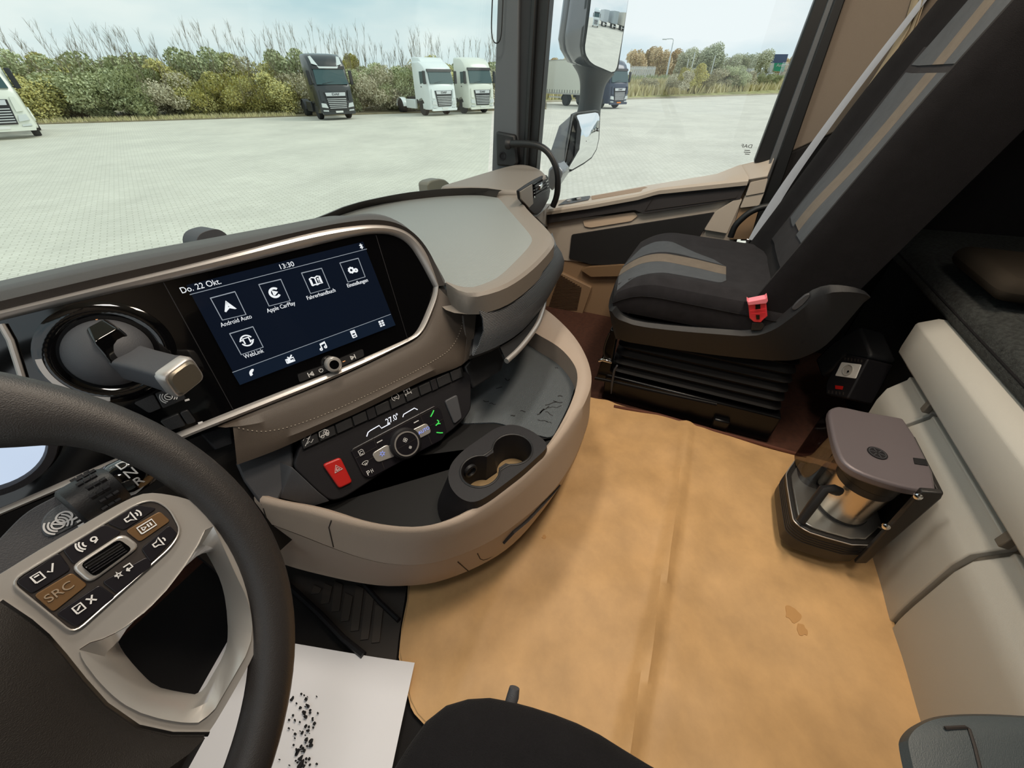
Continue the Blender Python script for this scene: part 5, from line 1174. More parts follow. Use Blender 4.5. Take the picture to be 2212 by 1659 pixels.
hx = [(1270,0),(1258,100),(1261,122),(1272,142),(1312,163),(1322,162)]
h3 = [MP(*p, -.006) for p in hx]; htl = up(h3[1], h3[0], 1.36); htr = up(gl3[-2], gl3[-1], 1.36) - mn*.006
obj('mirror_gasket', prism([htl] + h3 + [MP(1336,150,-.006), htr], -mn*.02), MT['rubber'], mm, bevel=.003)
o1 = [(1232,0),(1220,86),(1224,110),(1238,136),(1280,152),(1313,165)]
bkd = -mn*.13
inner_ = [htl] + h3[:]; outer_ = [on(u, v, (M0 - mn*.12, mn)) for u, v in o1]; otl = up(outer_[1], outer_[0], 1.36)
A_ = resample(inner_ , 24); B2_ = resample([otl] + outer_, 24)
obj('mirror_housing', loft([[p - mn*.004 for p in A_], A_, [p.lerp(q, .35) - mn*.01 for p, q in zip(A_, B2_)], [p.lerp(q, .8) - mn*.0 for p, q in zip(A_, B2_)], B2_, [q - mn*.08 + V((.08,.0,.02)) for q in B2_]], False), MT['mhouse'], mm)
obj('housing_back', prism([otl] + outer_ + [MP(1336,150,-.12), htr - mn*.11], -mn*.06), MT['mhouse'], mm, bevel=.02)
AM = lambda u, v, o=0: on(u, v, (M0 - mn*(.06+o), mn))
la = resample(smooth([AM(*p) for p in ((1244,140),(1254,158),(1258,178),(1257,205),(1253,236),(1248,252))], 2), 20); ra = resample(smooth([AM(*p) for p in ((1318,160),(1310,170),(1302,184),(1298,205),(1294,228),(1292,246))], 2), 20)
rings = []
for p, q in zip(la, ra):
    c_ = (p+q)/2; s = (q-p)/2; rings.append([c_ + s*math.cos(t) + mn*math.sin(t)*s.length*.75 for t in [2*math.pi*k/16 for k in range(16)]])
obj('mirror_arm', loft(rings, True), MT['rubber'], mm)
# lower wide-angle mirror
ln_ = V((-.60, -.79, .02)).normalized(); L0 = on(1255, 310, XP(1.46)); LPX = lambda u, v, o=0: on(u, v, (L0 + ln_*o, ln_))
lg = [(1241,252),(1250,248),(1286,243),(1292,245),(1295,253),(1293,300),(1288,322),(1278,339),(1262,351),(1236,366),(1226,365),(1222,356)]
lgl = [LPX(*p) for p in lg]; lc = sum(lgl, V())/len(lgl)
obj('wide_glass', loft([[lc + (p-lc)*s + ln_*h for p in lgl] for s, h in ((1, 0), (.8, .0035), (.5, .0072), (.2, .0092), (.02, .0096))], True, False), MT['mirror'], mm)
gk = [lc + (p-lc)*1.09 - ln_*.004 for p in lgl]
obj('mirror_gasket', prism(gk, -ln_*.02), MT['rubber'], mm, bevel=.003)
bk_ = [on(u, v, (L0 - ln_*.10, ln_)) for u, v in ((1222,256),(1238,246),(1270,240),(1280,246),(1280,262),(1278,300),(1270,325),(1260,340),(1240,356),(1220,372),(1203,372),(1192,326))]
bk2 = [on(u, v, (L0 - ln_*.10, ln_)) for u, v in ((1208,272),(1232,250),(1262,243),(1268,246),(1272,254),(1270,300),(1264,325),(1250,345),(1230,366),(1210,384),(1199,378),(1190,326))]
obj('wide_housing', loft([gk, [p.lerp(q, .4) for p, q in zip(gk, bk2)], bk2, [sum(bk2, V())/12 - ln_*.03 + (p-sum(bk2, V())/12)*.6 for p in bk2]], True), MT['mhouse'], mm)
obj('mirror_foot', prism([on(u, v, XP(1.25)) for u, v in ((1184,366),(1200,352),(1216,372),(1212,384),(1192,414),(1180,400))], (.12,0,0)), MT['mhouse'], mm, bevel=.01)
# ================================================================ OUTSIDE
GZ = -1.55
def gp(u, v, dz=0): return on(u, v, ZP(GZ+dz))
# paved yard
pm_ = bpy.data.materials.new('yard_pavers'); pm_.use_nodes = True; N = pm_.node_tree.nodes; K = pm_.node_tree.links; b = N['Principled BSDF']
b.inputs['Roughness'].default_value = .85
tc_ = N.new('ShaderNodeTexCoord'); mp_ = N.new('ShaderNodeMapping'); mp_.inputs['Rotation'].default_value = (0, 0, math.radians(27)); K.new(tc_.outputs['Object'], mp_.inputs['Vector'])
bt = N.new('ShaderNodeTexBrick'); bt.inputs['Scale'].default_value = 1.0; bt.inputs['Brick Width'].default_value = .22; bt.inputs['Row Height'].default_value = .11; bt.inputs['Mortar Size'].default_value = .012; bt.inputs['Mortar Smooth'].default_value = .3
bt.inputs['Color1'].default_value = lin('d9d5c9'); bt.inputs['Color2'].default_value = lin('e2ded3'); bt.inputs['Mortar'].default_value = lin('c4c0b3')
K.new(mp_.outputs['Vector'], bt.inputs['Vector'])
n1 = N.new('ShaderNodeTexNoise'); n1.inputs['Scale'].default_value = .35; n1.inputs['Detail'].default_value = 8; n1.inputs['Roughness'].default_value = .65
K.new(tc_.outputs['Object'], n1.inputs['Vector'])
mx = N.new('ShaderNodeMix'); mx.data_type = 'RGBA'; mx.blend_type = 'MULTIPLY'; mx.inputs['Factor'].default_value = 1.0
r1_ = N.new('ShaderNodeValToRGB'); r1_.color_ramp.elements[0].position = .35; r1_.color_ramp.elements[0].color = (.88,.87,.84,1); r1_.color_ramp.elements[1].position = .65; r1_.color_ramp.elements[1].color = (1.05,1.04,1.0,1)
K.new(n1.outputs['Fac'], r1_.inputs['Fac']); K.new(bt.outputs['Color'], mx.inputs[6]); K.new(r1_.outputs['Color'], mx.inputs[7]); K.new(mx.outputs[2], b.inputs['Base Color'])
gs_ = []
for j in range(0, 13): gs_.append([V((-40 + 320*i/12, -160 + 320*j/12, GZ)) for i in range(13)])
struct('ground', loft(gs_, False, False), pm_)
# lorries --------------------------------------------------------------
PAINT = {}
def paint(nm, hx): 
    if nm not in PAINT: PAINT[nm] = mat('paint_'+nm, hx, .3, coat=.5)
    return PAINT[nm]
tglass = mat('lorry_glass', '42595c', .35, spec=.25); ttyre = mat('tyre', '1b1b1c', .8); tblk = mat('lorry_black', '232427', .5); tsil = mat('lorry_silver', 'd5d7d8', .3, .4); tlamp = mat('head_lamp', 'd4d9d8', .15, coat=.5)
def wheel(o, r, w, par, nm='wheel'):
    wv = obj(nm, lathe([(r*.55, -w/2), (r*.94, -w/2), (r, -w*.35), (r, w*.35), (r*.94, w/2), (r*.55, w/2)], o, (1,0,0), seg=24), ttyre, par)
    obj('wheel_rim', lathe([(r*.55, -w*.45), (r*.56, w*.45), (r*.3, w*.3), (r*.2, w*.42), (.01, w*.42)] if o[0] > 0 else [(.01, -w*.42), (r*.2, -w*.42), (r*.3, -w*.3), (r*.56, -w*.45), (r*.55, w*.45)], o, (1,0,0), seg=20), tsil, wv)
def lorry(label, color, loc, front, roof=3.75, low=None, deflector=True, lamps=False, plate='e8e8e4', box_body=False, badge='DAF', group=None, dark_low=False, curved=False):
    """a tractor unit facing -y in its own space, x across, z up from the ground"""
    t = thing('lorry', label, 'lorry', (0,0,0), group, world=False)
    P = color; W = 1.24; H = roof
    def prof(dy, s, dz): 
        k = H - 3.75
        pr = [(.10,.42),(.0,.48),(-.02,.9),(.02,1.5),(.06,1.92),(.12,2.02),(.42,2.95+k*.4),(.46,3.08+k*.5),(.62,3.35+k*.8),(.95,3.60+k),(1.35,3.72+k),(2.0,3.75+k),(2.28,3.75+k),(2.30,1.05),(1.95,1.05),(1.90,.95),(1.72,1.08),(1.35,1.15),(.98,1.08),(.80,.90),(.74,.42)]
        return [(y + dy*(1 if y < 1 else -.3), z - dz*max(0, (z-2.9)/.8)) for y, z in pr]
    rings = []
    for x, dy, dz in ((-W, .20, .22), (-W+.05, .09, .10), (-W+.16, .02, .03), (-.6, -.03, 0), (0, -.05, 0), (.6, -.03, 0), (W-.16, .02, .03), (W-.05, .09, .10), (W, .20, .22)):
        rings.append([V((x, y, z)) for y, z in prof(dy, 1, dz)])
    obj('cab', loft(rings, True), P, t, smoothang=30)
    k = H-3.75
    def fy(z):                                                # y of the front skin at height z, slightly proud
        pr = prof(0, 1, 0)[1:12]
        for (ya, za), (yb, zb) in zip(pr, pr[1:]):
            if za <= z <= zb: return ya + (yb-ya)*(z-za)/(zb-za)
        return 0
    def fpatch(nm, pts, m, o=.03, th=.03): return obj(nm, prism([V((x, fy(z) - .078 - o*.6, z)) for x, z in pts], (0, th + .08, 0)), m, t, bevel=.004)
    zt = 2.90 + k*.4
    ws = fpatch('windscreen', [(-1.08,2.05),(1.08,2.05),(1.02,zt),(-1.02,zt)], tglass, .03, .02)
    obj('wiper', tube([V((-.7, fy(2.08)-.10, 2.08)), V((.1, fy(2.25)-.10, 2.2))], .015, 5), tblk, ws)
    fpatch('sun_visor', [(-1.1,zt-.02),(1.1,zt-.02),(1.08,zt+.15),(-1.08,zt+.15)], tblk if not dark_low else tblk, .10, .05)
    gr = fpatch('grille', [(-.62,.62),(.62,.62),(.78,1.62),(-.78,1.62)], tblk, .02, .03)
    for j in range(6):
        z = .72 + j*.105; w_ = .58 + (z-.62)*.14
        obj('slat', box((0, fy(z)-.085, z), (2*w_, .05, .042)), tsil, gr, bevel=.006)
    bp_ = fpatch('badge_panel', [(-.66,1.40),(.66,1.40),(.70,1.60),(-.70,1.60)], tsil, .05, .03)
    if badge: text(badge, V((0, fy(1.5)-.135, 1.50)), V((1,0,0)), V((0,0,1)), .19, tblk, bp_, th=.004, sx=1.5)
    for s in (-1, 1):
        fpatch('headlamp', [(s*.70,.72),(s*1.12,.78),(s*1.10,1.02),(s*.80,.98)], tlamp, .02, .05)
        fpatch('fog_lamp', [(s*.72,.52),(s*1.08,.54),(s*1.08,.62),(s*.74,.60)], tlamp, .02, .04)
        fpatch('corner_panel', [(s*.82,1.12),(s*1.08,1.15),(s*1.06,1.72),(s*.90,1.72)], P, .015, .03)
        m_ = obj('side_mirror', box((s*1.42, .28, 2.42), (.22, .14, .80)), tblk, t, bevel=.04); obj('mirror_bracket', box((s*1.30, .36, 2.1), (.2, .05, .05)), tblk, m_)
        obj('side_window', prism([V((s*(W+.004), .52, 2.12)), V((s*(W+.004), 1.25, 2.02)), V((s*(W+.004), 1.25, 2.78)), V((s*(W+.004), .66, 2.78))], (s*.012,0,0)), tglass, t)
        obj('door_handle', box((s*(W+.01), 1.15, 1.85), (.03, .14, .05)), tblk, t)
        obj('step', box((s*(W-.05), .95, .62), (.12, .5, .35)), P if not dark_low else tblk, t, bevel=.03)
        wheel(V((s*1.02, 1.38, .50)), .50, .32, t)
    if deflector:
        obj('roof_deflector', prism([V((-1.05, 1.15, H-.12)), V((-1.0, 1.5, H+.16)), V((-1.1, 2.35, H+.22)), V((-1.15, 2.35, H-.2))], (2.1, 0, 0)), P, t, bevel=.05)
    if lamps:
        for s in (-1, 1): fpatch('roof_lamp', [(s*.62,3.06+k*.5),(s*1.0,3.16+k*.5),(s*1.02,3.55+k*.8),(s*.86,3.58+k*.8)], tlamp, .06, .04)
        fpatch('roof_stripe', [(-.62,2.92+k*.5),(.62,2.92+k*.5),(.72,3.05+k*.5),(.5,3.02+k*.5),(-.5,3.02+k*.5),(-.72,3.05+k*.5)], tlamp, .12, .05)
    fpatch('bumper', [(-1.12,.34),(1.12,.34),(1.18,.50),(-1.18,.50)], P, .03, .10)
    fpatch('number_plate', [(-.26,.44),(.26,.44),(.26,.55),(-.26,.55)], mat('plate_'+plate, plate, .5) if plate not in PAINT else PAINT[plate], .08, .02)
    ch = obj('chassis', merge(box((-.4, 4.0, .85), (.1, 4.4, .25)), box((.4, 4.0, .85), (.1, 4.4, .25)), box((0, 4.3, .99), (.9, 1.4, .08)), box((0, 6.1, .85), (1.0, .1, .25))), tblk, t)
    L_ = 5.0 if not box_body else 6.6
    for s in (-1, 1):
        obj('side_skirt', box((s*1.12, 3.2 if not box_body else 3.6, .72), (.22, 1.5 if not box_body else 2.4, .62)), P if not dark_low and not box_body else tblk, t, bevel=.05)
        wheel(V((s*1.0, L_, .50)), .50, .45, t)
        obj('mudguard', tube([V((s*1.02, L_ + .62*math.cos(a), .5 + .60*math.sin(a))) for a in [math.pi*k/12 for k in range(13)]], .24, 8, flat=.12, up=(1,0,0)), P if not dark_low and not box_body else tblk, t)
    if not box_body: obj('fifth_wheel', lathe([(.5, 1.05), (.5, 1.12), (.1, 1.14)], V((0, 4.8, 0)), (0,0,1), seg=20), tblk, t)
    if box_body:
        bw = mat('curtain_white', 'dcdcce', .6, bump=.3, bs=8)
        bx = obj('cargo_box', box((0, 6.5, 2.45), (2.55, 8.0, 2.7)), bw, t, bevel=.03)
        obj('box_rail', merge(box((0, 6.5, 1.06), (2.58, 8.0, .14)), box((0, 6.5, 3.82), (2.58, 8.02, .07))), mat('rail_grey', 'b9b9b2', .5), bx)
        for q in range(18): obj('curtain_strap', box((-1.285, 2.8+q*.43, 1.24), (.02, .05, .28)), tblk, bx)
        obj('under_rail', box((-1.15, 8.4, .72), (.05, 2.2, .10)), tsil, t)
    # place: rotate so that the front looks along `front`
    a = math.atan2(front[1], front[0]); t.rotation_euler = (0, 0, a + math.pi/2); t.location = loc
    return t
def face(u, v, theta):
    """ground point under the middle of the front, and its heading: theta degrees turned away from the line to the camera"""
    p = gp(u, v); d = V((CAM.x-p.x, CAM.y-p.y, 0)).normalized(); a = math.radians(theta)
    return p, (d.x*math.cos(a) - d.y*math.sin(a), d.x*math.sin(a) + d.y*math.cos(a))
white, cream, black_, navy = paint('white', 'e9efee'), paint('cream', 'e4e6da'), paint('black', '2e3133'), paint('navy', '23304a')
p, f = face(737, 259, 16);  lorry('dark grey tractor lorry with white roof lamps parked alone before the bushes', black_, p, f, 3.75, lamps=True, deflector=False, dark_low=True)
p, f = face(962, 250, 33);  lorry('bright white tractor lorry with low chassis, next to the cream lorry', white, p, f, 3.45)
p, f = face(1043, 246, 33); lorry('cream white tractor lorry partly hidden by the windscreen pillar', cream, p, f, 3.72, deflector=False)
p, f = face(24, 302, -3);  lorry('cream white lorry front cut off by the frame edge, nearest to the cab', cream, p, f, 3.72, deflector=False)
p, f = face(1333, 235, 46); lorry('navy blue lorry with white box body and orange plate behind the mirror', navy, p, f, 3.75, plate='e8862a', box_body=True, deflector=False, dark_low=True)
# vehicles seen in the mirrors, parked behind the cab
def trailer(label, hx, x, y, rz, group):
    t = thing('trailer', label, 'trailer', (0,0,0), group, world=False)
    obj('trailer_body', box((0, 6.8, 2.55), (2.5, 13.6, 2.8)), mat('trailer_'+hx, hx, .5), t, bevel=.04)
    obj('trailer_frame', merge(box((-.4, 6.8, 1.0), (.1, 13.4, .2)), box((.4, 6.8, 1.0), (.1, 13.4, .2))), tblk, t)
    for yy in (2.2, 3.5, 4.8):
        for s in (-1, 1): wheel(V((s*1.02, yy, .5)), .5, .35, t)
    obj('trailer_door', merge(box((-.62, -.02, 2.5), (1.2, .04, 2.5)), box((.62, -.02, 2.5), (1.2, .04, 2.5))), mat('trailer_door_'+hx, hx, .45), t)
    obj('rear_bumper', box((0, .1, .62), (2.4, .1, .14)), tsil, t)
    t.rotation_euler = (0,0,rz); t.location = (x, y, GZ)
lorry('plain white tractor lorry parked far behind the cab, seen in the main door mirror', white, (7.6, -49, GZ), (-.12, 1), 3.75)
for i_, (hx, x_, y_, lab_) in enumerate((('c9ced2', 13.2, -57, 'light grey trailer next to the white lorry reflected in the door mirror'), ('b4bcc0', 17.6, -54.5, 'darker grey trailer between two others reflected in the door mirror'), ('d9d4c8', 22.0, -52, 'cream trailer beside the red one reflected in the door mirror'), ('a8343a', 26.2, -49.5, 'red trailer at the end of the row reflected in the door mirror'))):
    trailer(lab_, hx, x_, y_, math.pi, 'trailers parked behind the cab')
# ---- vegetation ------------------------------------------------------
def leafmat(nm, c1, c2, c3):
    m = bpy.data.materials.new(nm); m.use_nodes = True; N = m.node_tree.nodes; K = m.node_tree.links; b = N['Principled BSDF']; b.inputs['Roughness'].default_value = .7
    g = N.new('ShaderNodeNewGeometry'); r = N.new('ShaderNodeValToRGB'); oi = N.new('ShaderNodeObjectInfo'); ad = N.new('ShaderNodeMath'); ad.operation = 'MULTIPLY_ADD'; ad.inputs[1].default_value = .7; 
    mu_ = N.new('ShaderNodeMath'); mu_.operation = 'MULTIPLY'; mu_.inputs[1].default_value = .3
    K.new(oi.outputs['Random'], mu_.inputs[0]); K.new(g.outputs['Random Per Island'], ad.inputs[0]); K.new(mu_.outputs[0], ad.inputs[2]); K.new(ad.outputs[0], r.inputs['Fac'])
    e = r.color_ramp.elements; e[0].position = .0; e[0].color = lin(c1); e[1].position = .75; e[1].color = lin(c3); x = e.new(.38); x.color = lin(c2)
    K.new(r.outputs['Color'], b.inputs['Base Color']); return m
lm_green = leafmat('leaves_green', '8f9674', 'adb489', 'c6ca9c'); lm_yel = leafmat('leaves_yellow', 'a9a874', 'c1be80', 'd6cb7c'); lm_olive = leafmat('leaves_olive', '9d9a7c', 'b5b092', 'cac2a4')
lm_aut = leafmat('leaves_autumn', 'c2b48e', 'd4bf96', 'e0c89c'); lm_dark = leafmat('leaves_dark', 'a9b196', 'bfc4a6', 'd0d0b4'); lm_grass = leafmat('dry_grass', 'b3b07a', 'cac08c', 'd8cea4')
twm = mat('twig', '7d7460', .9)
def leafcloud(n, rx, ry, h, size, seed, clumps=14, lo=.0):
    rn = random.Random(seed); vs, fs = [], []
    cs = [(rn.uniform(-.75, .75)*rx, rn.uniform(-.75, .75)*ry, h*rn.uniform(.12+lo, .82), rn.uniform(.28, .5)) for _ in range(clumps)]
    for _ in range(n):
        cx, cy, cz, cr = cs[rn.randrange(clumps)]
        d = V((rn.gauss(0,1), rn.gauss(0,1), rn.gauss(0,1))).normalized()*cr*rn.random()**.35
        p = V((cx + d.x*rx*1.0, cy + d.y*ry*1.0, max(.05, cz + d.z*h*.5)))
        a = V((rn.gauss(0,1), rn.gauss(0,1), rn.gauss(0,1))).normalized(); bq = a.orthogonal().normalized()
        s = size*rn.uniform(.6, 1.4); i = len(vs)
        vs += [p - a*s*.5, p + bq*s*.32, p + a*s*.5, p - bq*s*.32]; fs.append((i, i+1, i+2, i+3))
    return vs, fs
def raw(name, geo, m, parent=None, stuff=False):
    me = bpy.data.meshes.new(name); me.from_pydata([tuple(p) for p in geo[0]], [], geo[1]); me.materials.append(m)
    o = bpy.data.objects.new(name, me); COL.objects.link(o); o.parent = parent
    if stuff: o['kind'] = 'stuff'
    return o
def twigs(n, rx, ry, h0, h1, seed, lean=.45):
    rn = random.Random(seed); out = []
    for _ in range(n):
        x, y = rn.uniform(-1, 1)*rx, rn.uniform(-1, 1)*ry; h = rn.uniform(h0, h1); lx, ly = rn.gauss(0, lean), rn.gauss(0, lean)
        pts = [V((x, y, h*.25)), V((x+lx*.4, y+ly*.4, h*.65)), V((x+lx, y+ly, h))]
        out.append(tube(pts, [.018, .011, .005], 3))
        for q in range(9):
            f = rn.uniform(.55, .98); p = pts[1].lerp(pts[2], f); a = rn.uniform(0, 6.3); out.append(tube([p, p + V((math.cos(a)*.16, math.sin(a)*.16, .34))], [.007, .003], 3))
    return merge(*out)
protos = {}
def plant(kind, label, cat, x, y, s, rz, sz=None, group=None, z=None, leaf=None):
    """first of a kind is built, the others are copies with copies of its parts"""
    if kind not in protos:
        t = thing(kind[0], label, cat, (0,0,0), None, world=False)
        for nm, g, m in kind[1](): raw(nm, g, m, t, stuff=True)
        protos[kind] = t; r = t
    else:
        t = protos[kind]; r = t.copy(); COL.objects.link(r)
        for ch in t.children:
            c = ch.copy(); COL.objects.link(c); c.parent = r
    r.location = (x, y, GZ if z is None else z); r.rotation_euler = (0,0,rz); r.scale = (s, s, sz or s); r['label'] = label
    if group: r['group'] = group
    elif 'group' in r: del r['group']
    return r
K_green = ('bush', lambda: [('foliage', leafcloud(8500, 2.6, 2.0, 3.4, .17, 1), lm_green), ('twigs', twigs(14, 2.2, 1.5, 2.6, 4.4, 2), twm)])
K_olive = ('bush', lambda: [('foliage', leafcloud(7500, 2.5, 2.0, 3.2, .16, 5), lm_olive), ('twigs', twigs(22, 2.3, 1.5, 2.8, 5.0, 6), twm)])
K_yel = ('bush', lambda: [('foliage', leafcloud(8000, 2.4, 1.9, 3.5, .16, 9), lm_yel), ('twigs', twigs(12, 2.1, 1.4, 2.8, 4.6, 10), twm)])
K_low = ('bush', lambda: [('foliage', leafcloud(3500, 1.8, 1.4, 1.9, .16, 15), lm_olive), ('twigs', twigs(8, 1.4, 1.0, 1.4, 2.3, 16), twm)])
K_tree = ('tree', lambda: [('crown', leafcloud(6000, 3.2, 3.0, 8.5, .42, 21, 18, .12), lm_dark), ('trunk', tube([V((0,0,0)), V((.1,0,3)), V((0,.1,6))], [.25, .18, .08], 8), twm)])
KC = {}
K_aut = ('tree', lambda: [('crown', leafcloud(6000, 3.4, 3.0, 8.0, .42, 25, 16, .12), lm_aut), ('trunk', tube([V((0,0,0)), V((.1,0,3)), V((0,.1,6))], [.25, .18, .08], 8), twm)])
rn = random.Random(42)
ORD = 'first second third fourth fifth sixth seventh eighth ninth tenth eleventh twelfth thirteenth fourteenth fifteenth sixteenth seventeenth eighteenth nineteenth twentieth twenty-first twenty-second twenty-third twenty-fourth'.split()
KCOL = {}
def viewpos(u, v, back):
    p = gp(u, v); d = V((p.x-CAM.x, p.y-CAM.y, 0)); return p + d.normalized()*back
HG = 'bushes along the far edge of the yard'
HED = []
for i, u in enumerate(range(-60, 1075, 62)):
    v = 268 - .029*u if u < 600 else 250.6 - .024*(u-600)
    kd = (K_green, K_green, K_yel, K_olive)[(i*7+i//3) % 4] if not 480 < u < 660 else K_yel
    if u > 660: kd = (K_olive, K_green)[i % 2]
    p = viewpos(u, v, 2.4)
    plant(kd, {id(K_green): 'dense green bush, ', id(K_yel): 'yellow green bush, ', id(K_olive): 'olive twiggy bush, '}[id(kd)] + ORD[i] + ' in the front hedge row counted from the cut-off cream lorry', 'bush', p.x, p.y, rn.uniform(.85, 1.05), rn.uniform(0, 6.3), rn.uniform(.82, 1.0), HG)
    p = viewpos(u+30, v, 6.5)
    plant((K_olive, K_yel, K_green)[i % 3], ('taller olive bush, ', 'taller yellow bush, ', 'taller green bush, ')[i % 3] + ORD[i] + ' in the back hedge row counted from the cut-off cream lorry', 'bush', p.x, p.y, rn.uniform(1.0, 1.25), rn.uniform(0, 6.3), rn.uniform(1.05, 1.35), HG)
# verge: dry grass strip in front of the hedge and the bank on the far right
def grass(name, poly, n, h, seed, label, m):
    rn = random.Random(seed); vs, fs = [], []
    for _ in range(n):
        a, b_ = rn.random(), rn.random()
        p = poly[0].lerp(poly[1], a).lerp(poly[3].lerp(poly[2], a), b_); s = h*rn.uniform(.5, 1.3); w_ = s*rn.uniform(.12, .25); t = rn.uniform(0, 3.1)
        dx, dy = math.cos(t)*w_, math.sin(t)*w_; i = len(vs); lx, ly = rn.gauss(0, .2)*s, rn.gauss(0, .2)*s
        vs += [V((p.x-dx, p.y-dy, p.z)), V((p.x+dx, p.y+dy, p.z)), V((p.x+lx, p.y+ly, p.z+s))]; fs.append((i, i+1, i+2))
    o = raw(name, (vs, fs), m, None, True); return tag(o, label, 'grass')
def strip(u0, v0, u1, v1, back): return [gp(u0, v0), gp(u1, v1), viewpos(u1, v1, back), viewpos(u0, v0, back)]
q = strip(-150, 276, 640, 252, 3.0); grass('grass_verge', q, 4000, .25, 3, 'thin strip of dry grass at the foot of the hedge', lm_grass)
struct('trim_6', prism([p + V((0,0,.01)) for p in strip(-400, 284, 640, 252, 42)], (0,0,.05)), mat('verge_soil', '8f8468', .95, var=.3, vs=2))
q2 = strip(640, 252, 1180, 236, 4.0); struct('trim_7', prism([p + V((0,0,.01)) for p in strip(640, 252, 1180, 236, 42)], (0,0,.05)), bpy.data.materials['verge_soil'])
# far bank behind the yard on the passenger side
bank = [gp(1180, 221), gp(1760, 200)]
b1 = [viewpos(1180, 221, 14), viewpos(1760, 200, 14)]; b2 = [viewpos(1180, 221, 60), viewpos(1760, 200, 60)]
rows = []
for k, (dd_, hh) in enumerate(((0, .02), (1.5, .25), (6, 1.0), (14, 1.6), (70, 2.2))):
    rows.append([(lambda p: V((p.x, p.y, GZ+hh)))(viewpos(1150 + 700*i/20, 222 - 24*i/20, dd_)) for i in range(21)])
struct('terrain', loft(rows, False, False), mat('bank_grass', 'a8a672', .95, var=.3, vs=.6))
kr = [viewpos(1150, 222, 0), viewpos(1850, 198, 0), viewpos(1850, 198, .5), viewpos(1150, 222, .5)]
struct('trim_8', prism([p + V((0,0,.01)) for p in kr], (0,0,.16)), mat('kerb', 'b6ae98', .9, var=.2, vs=1))
for r_ in range(3):
    q3 = [V((p.x, p.y, GZ + (.2, .8, 1.2)[r_])) for p in strip(1180, 220, 1780, 199, 5)]
    q3 = [p + (V((p.x-CAM.x, p.y-CAM.y, 0)).normalized()*r_*4) for p in q3]
    grass('tall_grass', q3, 6500, 1.25, 20+r_, ('pale dry tall grass growing along the kerb of the far bank', 'yellow green tall grass half way up the far bank', 'green grass at the top of the far bank before the fence')[r_], lm_grass if r_ < 2 else lm_green)
for i, (u, v, bk, s, kd, lab) in enumerate(((1459,216,6,1.5,K_low,'brownish loose shrub under the first lamp post on the bank'),(1475,214,9,1.6,K_yel,'yellow leaved shrub standing right beside the brownish one'),(1520,211,7,1.5,K_low,'olive shrub in the middle of the grassy bank'),(1546,209,8,1.8,K_low,'tall loose olive shrub near the mid bank'),(1578,209,7,1.5,K_green,'round green shrub on the bank left of the fence posts'),(1600,207,9,1.6,K_low,'grey green shrub just before the mesh fence'),(1640,206,8,1.0,K_green,'dark green shrub caught inside the mesh fence'),(1662,205,9,.9,K_green,'green shrub under the green sign'),(1392,217,9,1.0,K_low,'small green tuft shrub by the pale fence'))):
    p = viewpos(u, v, bk); plant(kd, lab.replace(' left of', ' beside'), 'shrub', p.x, p.y, s*(.62 if kd is K_green or kd is K_yel else .8), i*1.3, None, None, GZ + .9)
TR = [(1362,K_aut,1.05),(1376,K_aut,1.2),(1395,K_aut,1.15),(1412,K_aut,1.15),(1428,K_aut,1.15),(1447,K_aut,1.1),(1463,K_tree,1.0),(1482,K_tree,1.0),(1502,K_aut,1.0),(1510,K_tree,1.15),(1520,K_tree,1.1),(1540,K_tree,.9),(1560,K_tree,.85),(1580,K_tree,.9),(1600,K_tree,.95),(1620,K_tree,1.0),(1640,K_tree,.92),(1672,K_aut,1.0),(1700,K_aut,1.05),(1725,K_aut,1.0),(1200,K_aut,.85),(1225,K_aut,.8),(1180,K_aut,.8)]
for i, (u, kd, s) in enumerate(TR):
    p = viewpos(u, 214 - .03*(u-1400), 34 + (i % 3)*6)
    plant(kd, ('autumn brown tree, ' if kd is K_aut else 'grey green tree, ') + ((ORD[i] + ' of the tree row beyond the bank counted from the mirror') if i < 20 else (ORD[i-20] + ' of three trees behind the white box body')), 'tree', p.x, p.y, s*.66, i*2.1, s*.64, 'brown trees beyond the fence' if kd is K_aut else 'green trees beyond the fence', GZ+1.4)
# brown hill line far behind the hedge
hl_ = []
for i in range(41):
    u = -260 + 760*i/40; p = viewpos(u, 215, 40); hh = 4.1 + .35*math.sin(i*.5) + .15*math.sin(i*1.7); hl_.append((p, hh))
struct('terrain_ridge', loft([[V((p.x, p.y, GZ)) for p, h in hl_], [V((p.x, p.y, GZ+h*.8)) for p, h in hl_], [V((p.x, p.y, GZ+h)) + V((p.x-CAM.x, p.y-CAM.y, 0)).normalized()*4 for p, h in hl_], [V((p.x, p.y, GZ+h*.9)) + V((p.x-CAM.x, p.y-CAM.y, 0)).normalized()*20 for p, h in hl_]], False, False), mat('ridge_woods', '96886c', .95, bump=1, bs=1, var=.35, vs=.5, dark='7c7a58'))
# pale palisade fence, lamp posts, sign
pale = mat('pale_fence', 'd4d8da', .5); galv = mat('galvanised', 'c3c8ca', .4, .3)
def fence(label, u0, v0, u1, v1, back, n, h, m):
    t = thing('fence', label, 'fence', (0,0,0), None, world=False)
    a, b_ = viewpos(u0, v0, back), viewpos(u1, v1, back); a.z = b_.z = GZ+1.5; t.location = (a+b_)/2; o_ = t.location.copy()
    dv = (b_-a).normalized()
    for k in range(n):
        p = a.lerp(b_, (k+.5)/n) - o_
        obj('paling', prism([p + dv*s_ + V((0,0,z)) for s_, z in ((-.055,0),(.055,0),(.055,h-.12),(0,h),(-.055,h-.12))], V((-dv.y, dv.x, 0))*.03), m, t)
    for z in (.4, h-.4): obj('rail', box((a+b_)/2 - o_ + V((0,0,z)), ((b_-a).length, .05, .07), dv, V((-dv.y, dv.x, 0))), m, t)
fence('pale grey palisade fence at the bank behind the navy lorry', 1353, 215, 1405, 213, 22, 26, 2.4, pale)
